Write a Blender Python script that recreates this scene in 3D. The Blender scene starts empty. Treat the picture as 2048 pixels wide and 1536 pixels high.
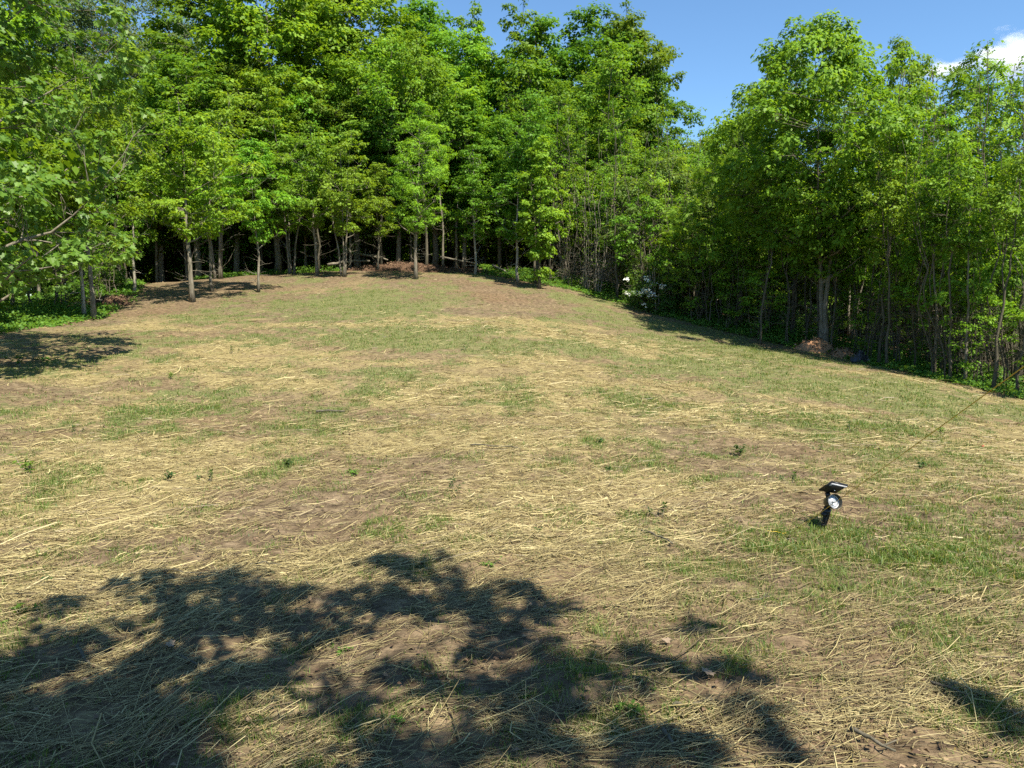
import bpy, math, random
import numpy as np
from mathutils import Vector, Matrix

sc = bpy.context.scene
rng = np.random.default_rng(7)
random.seed(7)
rad = math.radians

# ------------------------------------------------------------------ camera
PITCH = rad(6.3); FPX = 1540.0; CZ = 1.6
cam = bpy.data.cameras.new("camera"); cam.sensor_width = 36.0
cam.lens = 36.0 * FPX / 2048.0; cam.clip_start = 0.05; cam.clip_end = 5000
cam_o = bpy.data.objects.new("camera", cam); sc.collection.objects.link(cam_o)
cam_o.location = (0, 0, CZ); cam_o.rotation_euler = (math.pi / 2 - PITCH, 0, 0)
sc.camera = cam_o

# ------------------------------------------------------------------ light
ELEV = rad(58.0)
SUN = np.array([0.60 * math.cos(ELEV), -0.80 * math.cos(ELEV), math.sin(ELEV)]); SUN /= np.linalg.norm(SUN)
w = bpy.data.worlds.new("World"); sc.world = w; w.use_nodes = True
nt = w.node_tree; nt.nodes.clear()
sky = nt.nodes.new("ShaderNodeTexSky"); sky.sky_type = 'NISHITA'; sky.sun_disc = False
sky.sun_elevation = ELEV; sky.sun_rotation = math.atan2(SUN[0], SUN[1])
sky.altitude = 1200; sky.air_density = 1.0; sky.dust_density = 0.1; sky.ozone_density = 3.6
bg = nt.nodes.new("ShaderNodeBackground"); bg.inputs[1].default_value = 0.092
wo = nt.nodes.new("ShaderNodeOutputWorld")
tint = nt.nodes.new('ShaderNodeMix'); tint.data_type = 'RGBA'; tint.blend_type = 'MULTIPLY'; tint.inputs[0].default_value = 1.0; tint.inputs[7].default_value = (.80, .96, 1.0, 1)
nt.links.new(sky.outputs[0], tint.inputs[6]); nt.links.new(tint.outputs[2], bg.inputs[0]); nt.links.new(bg.outputs[0], wo.inputs[0])
sl = bpy.data.lights.new("sun", 'SUN'); sl.energy = 5.0; sl.angle = rad(0.53); sl.color = (1.0, 0.93, 0.80)
so = bpy.data.objects.new("sun", sl); sc.collection.objects.link(so)
so.rotation_euler = Vector(-SUN).to_track_quat('-Z', 'Y').to_euler(); so.location = (20, -20, 30)
sc.view_settings.view_transform = 'Standard'; sc.view_settings.look = 'None'
sc.view_settings.exposure = 1.22; sc.view_settings.gamma = 1.0; sc.view_settings.use_curve_mapping = False
cy = sc.cycles
cy.max_bounces = 8; cy.diffuse_bounces = 5; cy.glossy_bounces = 2; cy.transmission_bounces = 6
cy.transparent_max_bounces = 8; cy.volume_bounces = 4; cy.use_denoising = False
cy.caustics_reflective = False; cy.caustics_refractive = False; cy.sample_clamp_indirect = 4.0

# ------------------------------------------------------------------ pixel / world helpers (pixels of the 2048 x 1536 photo)
cp, sp = math.cos(PITCH), math.sin(PITCH)
def ray(u, v):
    a = (u - 1024) / FPX; b = (v - 768) / FPX
    return np.array([a, cp - b * sp, -sp - b * cp])
def P(u, v, d):
    r = ray(u, v); t = d / r[1]
    return np.array([r[0] * t, d, CZ + r[2] * t])
def pix(p):
    q = np.asarray(p, float) - np.array([0, 0, CZ])
    zc = q[1] * cp - q[2] * sp; yc = q[1] * sp + q[2] * cp
    return 1024 + FPX * q[0] / zc, 768 - FPX * yc / zc

# ------------------------------------------------------------------ noise
def _h(ix, iy, s):
    n = (ix.astype(np.int64) * 374761393 + iy.astype(np.int64) * 668265263 + s * 974634777) & 0xFFFFFFFF
    n = ((n ^ (n >> 13)) * 1274126177) & 0xFFFFFFFF
    n = n ^ (n >> 16)
    return (n & 0xFFFF) / 65535.0
def vn(x, y, s=0):
    x = np.asarray(x, float); y = np.asarray(y, float)
    ix = np.floor(x); iy = np.floor(y); fx = x - ix; fy = y - iy
    fx = fx * fx * (3 - 2 * fx); fy = fy * fy * (3 - 2 * fy)
    a = _h(ix, iy, s); b = _h(ix + 1, iy, s); c = _h(ix, iy + 1, s); d = _h(ix + 1, iy + 1, s)
    return (a * (1 - fx) + b * fx) * (1 - fy) + (c * (1 - fx) + d * fx) * fy
def fbm(x, y, s=0, o=4):
    t = 0; a = 1; n = 0
    for k in range(o):
        t = t + a * vn(x * 2 ** k + 17.3 * k, y * 2 ** k - 9.1 * k, s + k); n += a; a *= .5
    return t / n
def sst(a, b, x):
    t = np.clip((x - a) / (b - a), 0, 1); return t * t * (3 - 2 * t)

# ------------------------------------------------------------------ terrain
CP = [P(*q) for q in [(1643, 1055, 5.3), (300, 1055, 5.5), (1024, 1040, 5.6), (1024, 800, 12.2), (300, 800, 12.0), (0, 755, 13), (1700, 850, 11.5), (2048, 880, 11.5),
      (2048, 800, 16.5), (1800, 760, 17.0), (1648, 700, 24.5), (1490, 690, 24), (1330, 632, 29), (1200, 600, 31), (1078, 577, 32), (950, 552, 34.5), (832, 558, 33.5),
      (755, 543, 37), (600, 547, 36.5), (517, 585, 30), (385, 605, 27), (270, 588, 29), (330, 568, 33), (185, 638, 23), (0, 666, 19), (1024, 650, 21.5),
      (600, 655, 20.5), (1350, 700, 19.5), (640, 610, 26), (1024, 600, 28), (400, 560, 37)]]
CP += [np.array(q, float) for q in [(0, 0, 0), (-4, 0, 0), (4, 0, 0), (0, 3, 0), (-3, 3.5, 0.02), (3, 3.5, 0), (-10, 5, .1), (9, 5, -.2), (14, 9, -1.0), (0, -10, 0), (-14, -8, 0), (14, -8, -.6),
      (-14, 14, .3), (-19, 22, .6), (-24, 34, 1.4), (-16, 42, 2.3), (0, 45, 2.9), (0, 58, 2.7), (-22, 60, 2.2), (12, 42, 1.3), (20, 36, -.6), (20, 56, -1.4), (24, 24, -2.4), (34, 40, -4), (20, 14, -1.9),
      (34, 10, -4), (-40, 20, .5), (-45, 60, 1.5), (45, 70, -4), (0, 80, 1.5), (0, -40, -1), (40, -30, -3), (-40, -30, -.5)]]
CP = np.array(CP)
def _tps(r2): return 0.5 * r2 * np.log(r2 + 1e-9)
_n = len(CP)
_A = np.zeros((_n + 3, _n + 3)); _d2 = ((CP[:, None, :2] - CP[None, :, :2]) ** 2).sum(-1)
_A[:_n, :_n] = _tps(_d2) + np.eye(_n) * 0.6
_A[:_n, _n:] = np.c_[np.ones(_n), CP[:, :2]]; _A[_n:, :_n] = _A[:_n, _n:].T
_W = np.linalg.solve(_A, np.r_[CP[:, 2], 0, 0, 0])
_gx = np.arange(-90, 90.01, .5); _gy = np.arange(-60, 110.01, .5)
_X, _Y = np.meshgrid(_gx, _gy)
_Z = _W[_n] + _W[_n + 1] * _X + _W[_n + 2] * _Y
for k in range(_n): _Z += _W[k] * _tps((_X - CP[k, 0]) ** 2 + (_Y - CP[k, 1]) ** 2)
_f = sst(45, 88, np.hypot(_X, _Y - 20)); _Z = _Z * (1 - _f) + -2.0 * _f
def gz0(x, y):
    x = np.clip(np.asarray(x, float), -89.9, 89.9); y = np.clip(np.asarray(y, float), -59.9, 109.9)
    fx = (x + 90) / .5; fy = (y + 60) / .5; ix = np.clip(fx.astype(int), 0, _X.shape[1] - 2); iy = np.clip(fy.astype(int), 0, _X.shape[0] - 2)
    fx -= ix; fy -= iy
    return (_Z[iy, ix] * (1 - fx) + _Z[iy, ix + 1] * fx) * (1 - fy) + (_Z[iy + 1, ix] * (1 - fx) + _Z[iy + 1, ix + 1] * fx) * fy
def gz(x, y):
    x = np.asarray(x, float); y = np.asarray(y, float)
    r = np.hypot(x, y)
    return gz0(x, y) + (fbm(x * .8, y * .8, 3, 3) - .5) * .10 + (fbm(x * 4, y * 4, 11, 3) - .5) * .075 * (1 - .6 * sst(20, 36, r)) + ((vn(x * 22, y * 22, 5) - .5) * .018 + (vn(x * 55, y * 55, 6) - .5) * .008) * (1 - sst(8, 14, r))
def ground_at(u, v):
    r = ray(u, v); ys = np.geomspace(1.2, 60, 4000); t = ys / r[1]
    z = CZ + r[2] * t; g = gz0(r[0] * t, ys)
    i = np.argmax(z < g)
    if not (z < g).any(): i = 3999
    return np.array([r[0] * t[i], ys[i], g[i]])

EDGE = [P(*q)[:2] for q in [(0, 666, 19), (190, 640, 23), (262, 600, 28), (285, 566, 34), (350, 556, 38), (430, 556, 37), (600, 547, 38), (755, 545, 38), (950, 548, 36), (1040, 568, 34), (1130, 578, 33), (1240, 605, 31),
        (1330, 635, 29), (1500, 690, 26), (1660, 712, 23.5), (1800, 748, 20), (2048, 800, 16.5)]]
EDGE = EDGE + [np.array(q) for q in [(13.5, 12), (15, 4), (14, -12), (-14, -12), (-13.5, 12)]]
EDGE = np.array(EDGE)
def edge_dist(x, y):          # signed distance to the clearing's border, positive outside
    x = np.asarray(x, float); y = np.asarray(y, float)
    best = np.full(x.shape, 1e9); ins = np.zeros(x.shape, bool)
    for i in range(len(EDGE)):
        a = EDGE[i]; b = EDGE[(i + 1) % len(EDGE)]; e = b - a
        t = np.clip(((x - a[0]) * e[0] + (y - a[1]) * e[1]) / (e @ e), 0, 1)
        best = np.minimum(best, np.hypot(x - a[0] - t * e[0], y - a[1] - t * e[1]))
        c = ((a[1] > y) != (b[1] > y)) & (x < (b[0] - a[0]) * (y - a[1]) / (b[1] - a[1] + 1e-12) + a[0])
        ins ^= c
    return np.where(ins, -best, best)

def ell(lst):
    out = []
    for (u, v, ru, rv, wt) in lst:
        c = ground_at(u, v); a = ground_at(u, v - rv); b = ground_at(u, v + rv)
        out.append((c[0], c[1], ru * c[1] / FPX, max(.5 * (a[1] - b[1]), .1), wt))
    return out
GREEN = ell([(780, 680, 200, 20, 1), (900, 664, 130, 12, .9), (790, 750, 110, 16, 1), (700, 785, 55, 11, 1), (410, 788, 60, 14, 1.1), (345, 820, 80, 22, 1.1), (300, 868, 70, 16, .9), (620, 835, 60, 20, .8), (560, 930, 90, 22, .6),
    (640, 612, 130, 26, .8), (780, 605, 120, 28, .9), (450, 632, 200, 14, .5), (1420, 735, 140, 18, .8), (1650, 785, 230, 18, .9), (1180, 602, 120, 9, .7), (1330, 655, 140, 14, .9), (1500, 705, 170, 12, 1), (1750, 765, 160, 14, .9), (1950, 810, 120, 14, .8),
    (1290, 800, 90, 20, .7), (1500, 905, 50, 9, .9), (1030, 810, 60, 24, .6), (1740, 1080, 170, 30, .8), (1850, 1180, 220, 80, .75), (1560, 1180, 160, 40, .7), (1450, 1120, 100, 30, .6), (1200, 1330, 100, 40, .6), (1950, 1450, 120, 50, .6), (1500, 1250, 260, 70, .45), (1850, 1330, 220, 60, .5), (1250, 1180, 120, 40, .4), (950, 1400, 160, 50, .4), (1450, 1470, 120, 40, .5), (1640, 1130, 120, 40, .8), (1380, 1245, 60, 24, 1), (780, 1140, 50, 28, .9), (650, 1110, 40, 20, .8), (1300, 930, 70, 20, .6),
    (1480, 1310, 60, 24, 1), (1760, 1260, 60, 18, 1), (1700, 1200, 180, 40, .7), (1620, 1440, 140, 50, .7), (1120, 1470, 160, 50, .5), (1950, 1300, 100, 80, .6), (880, 1080, 60, 20, .3), (1280, 1440, 60, 30, .8), (600, 1500, 60, 30, .6), (1700, 850, 200, 20, .5),
    (270, 720, 90, 10, .5), (100, 740, 80, 10, .5), (1100, 690, 120, 10, .6), (1250, 1230, 160, 60, .4)])
STRAW = ell([(250, 950, 330, 60, .8), (120, 1020, 220, 60, 1), (480, 735, 160, 12, .9), (420, 892, 220, 14, .8), (860, 652, 300, 6, 1), (1010, 640, 160, 6, .9), (820, 790, 110, 20, .8), (1020, 770, 260, 26, .6), (1290, 695, 150, 12, .9), (1180, 1010, 260, 80, .7),
    (1520, 825, 260, 12, .9), (1750, 838, 200, 10, .8), (1000, 1470, 1000, 110, .6), (300, 1170, 380, 70, .8), (1900, 900, 200, 25, .6), (1100, 880, 200, 20, .5), (1000, 1080, 200, 40, .6), (1500, 1030, 120, 40, .5), (1800, 1400, 240, 60, .9), (250, 1460, 280, 80, .7)])
DIRT = ell([(1000, 600, 200, 24, 1), (560, 625, 110, 20, .6), (400, 572, 150, 14, 1), (300, 600, 90, 16, .9), (130, 770, 260, 26, .8), (60, 700, 200, 22, .7), (700, 990, 190, 34, .35), (1420, 905, 200, 26, .4), (1050, 960, 110, 34, .7), (150, 1290, 120, 30, .8), (1060, 1420, 60, 30, .8),
    (1880, 1010, 200, 40, .5), (1560, 940, 60, 14, .9), (560, 850, 160, 18, .4), (880, 560, 120, 12, .5), (1620, 1300, 90, 40, .6), (1150, 735, 160, 10, .5), (330, 1240, 120, 30, .5), (1350, 760, 90, 12, .5)])
def blobs(L, x, y):
    t = np.zeros(np.shape(x))
    for (cx, cy_, rx, ry, wt) in L:
        t = np.maximum(t, wt * np.exp(-(((x - cx) / rx) ** 2 + ((y - cy_) / ry) ** 2) * .9))
    return t
def masks(x, y):
    wx = x + (fbm(x * .9, y * .9, 21) - .5) * 1.6; wy = y + (fbm(x * .9, y * .9, 31) - .5) * 2.2
    d = edge_dist(x, y) + (fbm(x * .6, y * .6, 41) - .5) * 1.6
    n1 = fbm(x * .7, y * .45, 51); n2 = fbm(x * .5, y * .9, 61); n3 = fbm(x * 3.1, y * 2.2, 71, 3); n4 = fbm(x * 1.7, y * 3.4, 81, 3)
    g = blobs(GREEN, wx, wy) * (.55 + .9 * n3) + sst(.48, .72, n1) * .45 + sst(.47, .7, n3) * .42 + .18 * sst(.56, .74, vn(x * 2.1, y * 2.1, 66)) + .07 * sst(-1, 3, x) + .16 * sst(11, 24, np.hypot(x, y)) * (.4 + n3)
    s = blobs(STRAW, wx, wy) * (.6 + .8 * n4) + .27 + sst(.45, .7, n2) * .45 * (.5 + n4)
    t = blobs(DIRT, wx, wy) * (.6 + .8 * n3)
    g = g * (1 - .6 * np.clip(t, 0, 1)); s = s * (1 - .42 * np.clip(t, 0, 1)) * (1 - .3 * np.clip(g, 0, 1))
    r = np.hypot(x, y); s = s * (1 - .55 * sst(18, 30, r))
    lit = sst(-.3, .8, d)
    return np.clip(g * (.45 + .9 * vn(x * 7, y * 9, 77)), 0, 1) * .76 * (1 - lit), np.clip(s, 0, 1) * (1 - lit), lit, d

# ------------------------------------------------------------------ mesh helpers
def mk_mesh(name, V, faces, mat=None, attrs=None, smooth=False):
    me = bpy.data.meshes.new(name)
    V = np.ascontiguousarray(V, dtype=np.float32)
    me.vertices.add(len(V)); me.vertices.foreach_set("co", V.ravel())
    faces = [np.asarray(f, dtype=np.int32) for f in faces if len(f)]
    nl = sum(f.size for f in faces); nf = sum(len(f) for f in faces)
    me.loops.add(nl); me.polygons.add(nf)
    me.loops.foreach_set("vertex_index", np.concatenate([f.ravel() for f in faces]))
    tot = np.concatenate([np.full(len(f), f.shape[1], np.int32) for f in faces])
    me.polygons.foreach_set("loop_start", np.concatenate([[0], np.cumsum(tot)[:-1]]).astype(np.int32))
    me.polygons.foreach_set("loop_total", tot)
    if smooth: me.polygons.foreach_set("use_smooth", np.ones(nf, bool))
    for k, (dom, arr) in (attrs or {}).items():
        arr = np.asarray(arr, np.float32)
        if arr.ndim == 1:
            a = me.attributes.new(k, 'FLOAT', dom); a.data.foreach_set("value", arr)
        else:
            a = me.attributes.new(k, 'FLOAT_COLOR', dom)
            c = np.ones((len(arr), 4), np.float32); c[:, :arr.shape[1]] = arr; a.data.foreach_set("color", c.ravel())
    me.update(calc_edges=True)
    if mat: me.materials.append(mat)
    return me
def link(name, me, parent=None, loc=None, rot=None, scale=None):
    o = bpy.data.objects.new(name, me); sc.collection.objects.link(o)
    if parent: o.parent = parent
    if loc is not None: o.location = loc
    if rot is not None: o.rotation_euler = rot
    if scale is not None: o.scale = scale
    return o
def tag(o, label=None, cat=None, group=None, kind=None):
    if label: o['label'] = label
    if cat: o['category'] = cat
    if group: o['group'] = group
    if kind: o['kind'] = kind
    return o
class Geo:
    def __init__(s): s.V = []; s.F = {}; s.n = 0
    def add(s, V, F):
        V = np.asarray(V, float); F = np.asarray(F, int)
        s.V.append(V); s.F.setdefault(F.shape[1], []).append(F + s.n); s.n += len(V)
    def tube(s, pts, r, sides=6, cap=True):
        pts = np.asarray(pts, float); n = len(pts); r = np.broadcast_to(np.asarray(r, float), (n,))
        T = np.gradient(pts, axis=0); T /= np.linalg.norm(T, axis=1)[:, None] + 1e-9
        m = T.mean(0); ref = np.eye(3)[np.argmin(np.abs(m))]
        A = np.cross(T, ref); A /= np.linalg.norm(A, axis=1)[:, None] + 1e-9; B = np.cross(T, A)
        th = np.arange(sides) * 2 * math.pi / sides
        V = pts[:, None] + r[:, None, None] * (np.cos(th)[None, :, None] * A[:, None] + np.sin(th)[None, :, None] * B[:, None])
        i = np.arange(n - 1)[:, None] * sides; j = np.arange(sides)[None]; k = (j + 1) % sides
        F = np.stack([i + j, i + k, i + sides + k, i + sides + j], -1).reshape(-1, 4)
        s.add(V.reshape(-1, 3), F)
        if cap and sides > 2:
            s.F.setdefault(sides, []).append(np.array([np.arange(sides)[::-1] + s.n - n * sides])); s.F[sides].append(np.array([np.arange(sides) + s.n - sides]))
    def box(s, c, h, R=None):
        v = np.array([[x, y, z] for x in (-1, 1) for y in (-1, 1) for z in (-1, 1)], float) * np.asarray(h)
        if R is not None: v = v @ np.asarray(R).T
        s.add(v + np.asarray(c), [[0, 1, 3, 2], [4, 6, 7, 5], [0, 4, 5, 1], [2, 3, 7, 6], [0, 2, 6, 4], [1, 5, 7, 3]])
    def mesh(s, name, mat, smooth=False, attrs=None):
        return mk_mesh(name, np.concatenate(s.V), [np.concatenate(s.F[k]) for k in sorted(s.F)], mat, attrs, smooth)

# ------------------------------------------------------------------ materials
def newmat(name):
    m = bpy.data.materials.new(name); m.use_nodes = True
    t = m.node_tree; b = t.nodes["Principled BSDF"]; o = t.nodes["Material Output"]
    return m, t, b, o
def N(t, typ, **k):
    n = t.nodes.new(typ)
    for a, b in k.items():
        if a.startswith("i_"): n.inputs[int(a[2:])].default_value = b
        else: setattr(n, a, b)
    return n
def ramp(t, stops, fac):
    r = t.nodes.new("ShaderNodeValToRGB"); e = r.color_ramp.elements
    while len(e) < len(stops): e.new(.5)
    for x, (p, c) in zip(e, stops): x.position = p; x.color = (*c, 1)
    t.links.new(fac, r.inputs[0]); return r
def mix(t, f, a, b, mode='MIX'):
    n = t.nodes.new("ShaderNodeMix"); n.data_type = 'RGBA'; n.blend_type = mode
    for sock, val in ((n.inputs[0], f), (n.inputs[6], a), (n.inputs[7], b)):
        if isinstance(val, bpy.types.NodeSocket): t.links.new(val, sock)
        else: sock.default_value = (*val, 1) if isinstance(val, tuple) else val
    return n.outputs[2]
def leafmat(name, dark, mid, light, trans, tw=.43, rough=.5, spec=.16):
    m, t, b, o = newmat(name)
    at = N(t, "ShaderNodeAttribute", attribute_name="tint"); oi = N(t, "ShaderNodeObjectInfo")
    r = ramp(t, [(0, dark), (.5, mid), (1, light)], at.outputs["Fac"])
    hs = N(t, "ShaderNodeHueSaturation")
    ma = N(t, "ShaderNodeMapRange", i_3=.487, i_4=.520); t.links.new(oi.outputs["Random"], ma.inputs[0]); t.links.new(ma.outputs[0], hs.inputs["Hue"])
    mb = N(t, "ShaderNodeMath", operation='MULTIPLY_ADD', i_1=.42, i_2=.82)
    fr = N(t, "ShaderNodeMath", operation='FRACT'); m7 = N(t, "ShaderNodeMath", operation='MULTIPLY', i_1=7.31)
    t.links.new(oi.outputs["Random"], m7.inputs[0]); t.links.new(m7.outputs[0], fr.inputs[0]); t.links.new(fr.outputs[0], mb.inputs[0]); t.links.new(mb.outputs[0], hs.inputs["Value"])
    t.links.new(r.outputs[0], hs.inputs["Color"])
    t.links.new(hs.outputs[0], b.inputs["Base Color"]); b.inputs["Roughness"].default_value = rough; b.inputs["Specular IOR Level"].default_value = spec
    tr = N(t, "ShaderNodeBsdfTranslucent"); tc = mix(t, 1.0, hs.outputs[0], trans, 'MULTIPLY'); t.links.new(tc, tr.inputs[0])
    ms = N(t, "ShaderNodeMixShader"); ms.inputs[0].default_value = tw
    t.links.new(b.outputs[0], ms.inputs[1]); t.links.new(tr.outputs[0], ms.inputs[2]); t.links.new(ms.outputs[0], o.inputs[0])
    return m
def barkmat(name, c1, c2, sc_=9.0):
    m, t, b, o = newmat(name)
    tc = N(t, "ShaderNodeTexCoord"); mp = N(t, "ShaderNodeMapping"); mp.inputs["Scale"].default_value = (1, 1, .22); t.links.new(tc.outputs["Object"], mp.inputs[0])
    n = N(t, "ShaderNodeTexNoise"); n.inputs["Scale"].default_value = sc_ * 2.2; n.inputs["Detail"].default_value = 5; t.links.new(mp.outputs[0], n.inputs["Vector"])
    n2 = N(t, "ShaderNodeTexNoise"); n2.inputs["Scale"].default_value = 1.7; t.links.new(tc.outputs["Object"], n2.inputs["Vector"])
    r = ramp(t, [(.3, c1), (.72, c2)], n.outputs[0])
    gcol = mix(t, N(t, "ShaderNodeMath", operation='MULTIPLY', i_1=.35).outputs[0], r.outputs[0], (.09, .11, .05))
    t.links.new(n2.outputs[0], gcol.node.inputs[0].links[0].from_node.inputs[0])
    t.links.new(gcol, b.inputs["Base Color"]); b.inputs["Roughness"].default_value = .9; b.inputs["Specular IOR Level"].default_value = .15
    bp = N(t, "ShaderNodeBump"); bp.inputs["Strength"].default_value = .7; bp.inputs["Distance"].default_value = .02; t.links.new(n.outputs[0], bp.inputs["Height"]); t.links.new(bp.outputs[0], b.inputs["Normal"])
    return m
def plain(name, col, rough=.5, spec=.4, metal=0.0, bump=0.0, bs=40):
    m, t, b, o = newmat(name)
    tc = N(t, "ShaderNodeTexCoord"); n = N(t, "ShaderNodeTexNoise"); n.inputs["Scale"].default_value = bs; n.inputs["Detail"].default_value = 4; t.links.new(tc.outputs["Object"], n.inputs["Vector"])
    c = mix(t, n.outputs[0], tuple(x * .75 for x in col), tuple(min(1, x * 1.25) for x in col)); t.links.new(c, b.inputs["Base Color"])
    b.inputs["Roughness"].default_value = rough; b.inputs["Specular IOR Level"].default_value = spec; b.inputs["Metallic"].default_value = metal
    if bump:
        bp = N(t, "ShaderNodeBump"); bp.inputs["Strength"].default_value = .6; bp.inputs["Distance"].default_value = bump; t.links.new(n.outputs[0], bp.inputs["Height"]); t.links.new(bp.outputs[0], b.inputs["Normal"])
    return m
TR = (1.7, 1.5, .6)
M = {}
M['lime'] = leafmat("leaf_yellow_green", (.085, .165, .012), (.150, .270, .021), (.23, .37, .045), TR)
M['maple'] = leafmat("leaf_fresh_green", (.075, .150, .012), (.135, .245, .020), (.21, .34, .045), TR)
M['deep'] = leafmat("leaf_deep_green", (.055, .118, .010), (.105, .200, .018), (.17, .28, .036), TR)
M['grey'] = leafmat("leaf_grey_green", (.060, .105, .040), (.10, .16, .07), (.17, .23, .12), TR)
M['broad'] = leafmat("leaf_broad_green", (.052, .105, .012), (.095, .170, .022), (.18, .27, .06), TR, .42, .45, .3)
M['silver'] = leafmat("leaf_bluish_green", (.060, .125, .022), (.105, .19, .036), (.18, .27, .075), TR)
M['weed'] = leafmat("leaf_weed_green", (.050, .12, .022), (.09, .18, .03), (.15, .26, .045), TR)
M['darkweed'] = leafmat("leaf_dark_weed", (.03, .07, .02), (.05, .10, .028), (.09, .15, .04), TR)
M['flower'] = leafmat("white_petal", (.55, .56, .48), (.68, .70, .62), (.8, .8, .75), (1, 1, .9), .3)
M['bark'] = barkmat("bark_grey_brown", (.10, .082, .062), (.27, .235, .185))
M['barkp'] = barkmat("bark_pale_grey", (.20, .175, .14), (.46, .42, .34))
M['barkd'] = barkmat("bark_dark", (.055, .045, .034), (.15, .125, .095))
M['twig'] = barkmat("dead_twig_grey", (.16, .13, .10), (.36, .31, .25), 25)

def striped(name, attr, stops, rough, tw, tcol):
    m, t, b, o = newmat(name)
    at = N(t, "ShaderNodeAttribute", attribute_name=attr); r = ramp(t, stops, at.outputs["Fac"])
    t.links.new(r.outputs[0], b.inputs["Base Color"]); b.inputs["Roughness"].default_value = rough; b.inputs["Specular IOR Level"].default_value = .35
    tr = N(t, "ShaderNodeBsdfTranslucent"); c = mix(t, 1.0, r.outputs[0], tcol, 'MULTIPLY'); t.links.new(c, tr.inputs[0])
    ms = N(t, "ShaderNodeMixShader"); ms.inputs[0].default_value = tw
    t.links.new(b.outputs[0], ms.inputs[1]); t.links.new(tr.outputs[0], ms.inputs[2]); t.links.new(ms.outputs[0], o.inputs[0]); return m
M['straw'] = striped("dry_straw", "tint", [(0, (.075, .055, .034)), (.3, (.17, .130, .068)), (.65, (.335, .272, .118)), (1, (.57, .49, .245))], .5, .15, (1, .9, .7))
M['grass'] = striped("grass_blade", "tint", [(0, (.05, .095, .018)), (.45, (.105, .175, .030)), (.75, (.18, .24, .055)), (1, (.40, .33, .14))], .5, .35, TR)
M['litter'] = striped("leaf_litter", "tint", [(0, (.07, .042, .025)), (.5, (.15, .098, .058)), (1, (.29, .205, .12))], .8, .1, (1, .9, .7))

# ground
def groundmat():
    m, t, b, o = newmat("clearing_soil_straw_grass")
    g = N(t, "ShaderNodeNewGeometry"); at = N(t, "ShaderNodeAttribute", attribute_name="cover"); sx = N(t, "ShaderNodeSeparateColor"); t.links.new(at.outputs["Color"], sx.inputs[0])
    def noi(scale, det=6, vec=None, rough=.6):
        n = N(t, "ShaderNodeTexNoise"); n.inputs["Scale"].default_value = scale; n.inputs["Detail"].default_value = det; n.inputs["Roughness"].default_value = rough
        t.links.new(vec if vec else g.outputs["Position"], n.inputs["Vector"]); return n.outputs[0]
    soil = ramp(t, [(.3, (.058, .042, .026)), (.5, (.135, .100, .061)), (.7, (.24, .182, .112))], noi(9, 8)).outputs[0]
    red = ramp(t, [(.4, (1, 1, 1)), (.75, (1.08, .98, .90))], noi(.35, 3)).outputs[0]
    soil = mix(t, 1.0, soil, red, 'MULTIPLY')
    mp = N(t, "ShaderNodeMapping"); mp.inputs["Scale"].default_value = (9, 75, 20); mp.inputs["Rotation"].default_value = (0, 0, rad(-6)); t.links.new(g.outputs["Position"], mp.inputs[0])
    mp2 = N(t, "ShaderNodeMapping"); mp2.inputs["Scale"].default_value = (10, 60, 20); mp2.inputs["Rotation"].default_value = (0, 0, rad(-38)); t.links.new(g.outputs["Position"], mp2.inputs[0])
    mx = N(t, "ShaderNodeMath", operation='MAXIMUM'); t.links.new(noi(1, 3, mp.outputs[0]), mx.inputs[0]); t.links.new(noi(1, 3, mp2.outputs[0]), mx.inputs[1])
    strawc = ramp(t, [(.38, (.10, .074, .040)), (.54, (.215, .172, .078)), (.72, (.43, .355, .160))], mx.outputs[0]).outputs[0]
    def thr(mask, noise, k=2.2):
        a = N(t, "ShaderNodeMath", operation='ADD'); t.links.new(mask, a.inputs[0]); t.links.new(noise, a.inputs[1])
        r = N(t, "ShaderNodeMapRange"); r.inputs[1].default_value = .86 - .5 / k * .5; r.inputs[2].default_value = .86 + .5 / k; t.links.new(a.outputs[0], r.inputs[0]); return r.outputs[0]
    c = mix(t, thr(sx.outputs[1], mx.outputs[0], 2.5), soil, strawc)
    gc = ramp(t, [(.3, (.060, .065, .026)), (.5, (.125, .132, .050)), (.7, (.25, .225, .10))], noi(30, 6)).outputs[0]
    c = mix(t, thr(sx.outputs[0], noi(14, 8), 2.5), c, gc)
    lc = ramp(t, [(.3, (.045, .032, .02)), (.55, (.11, .075, .045)), (.8, (.22, .15, .09))], noi(22, 8)).outputs[0]
    c = mix(t, sx.outputs[2], c, lc)
    t.links.new(c, b.inputs["Base Color"]); b.inputs["Roughness"].default_value = .95; b.inputs["Specular IOR Level"].default_value = .1
    bp = N(t, "ShaderNodeBump"); bp.inputs["Strength"].default_value = .8; bp.inputs["Distance"].default_value = .03
    ad = N(t, "ShaderNodeMath", operation='ADD'); t.links.new(noi(28, 8), ad.inputs[0]); t.links.new(mx.outputs[0], ad.inputs[1]); t.links.new(ad.outputs[0], bp.inputs["Height"]); t.links.new(bp.outputs[0], b.inputs["Normal"])
    return m
M['ground'] = groundmat()

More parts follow.
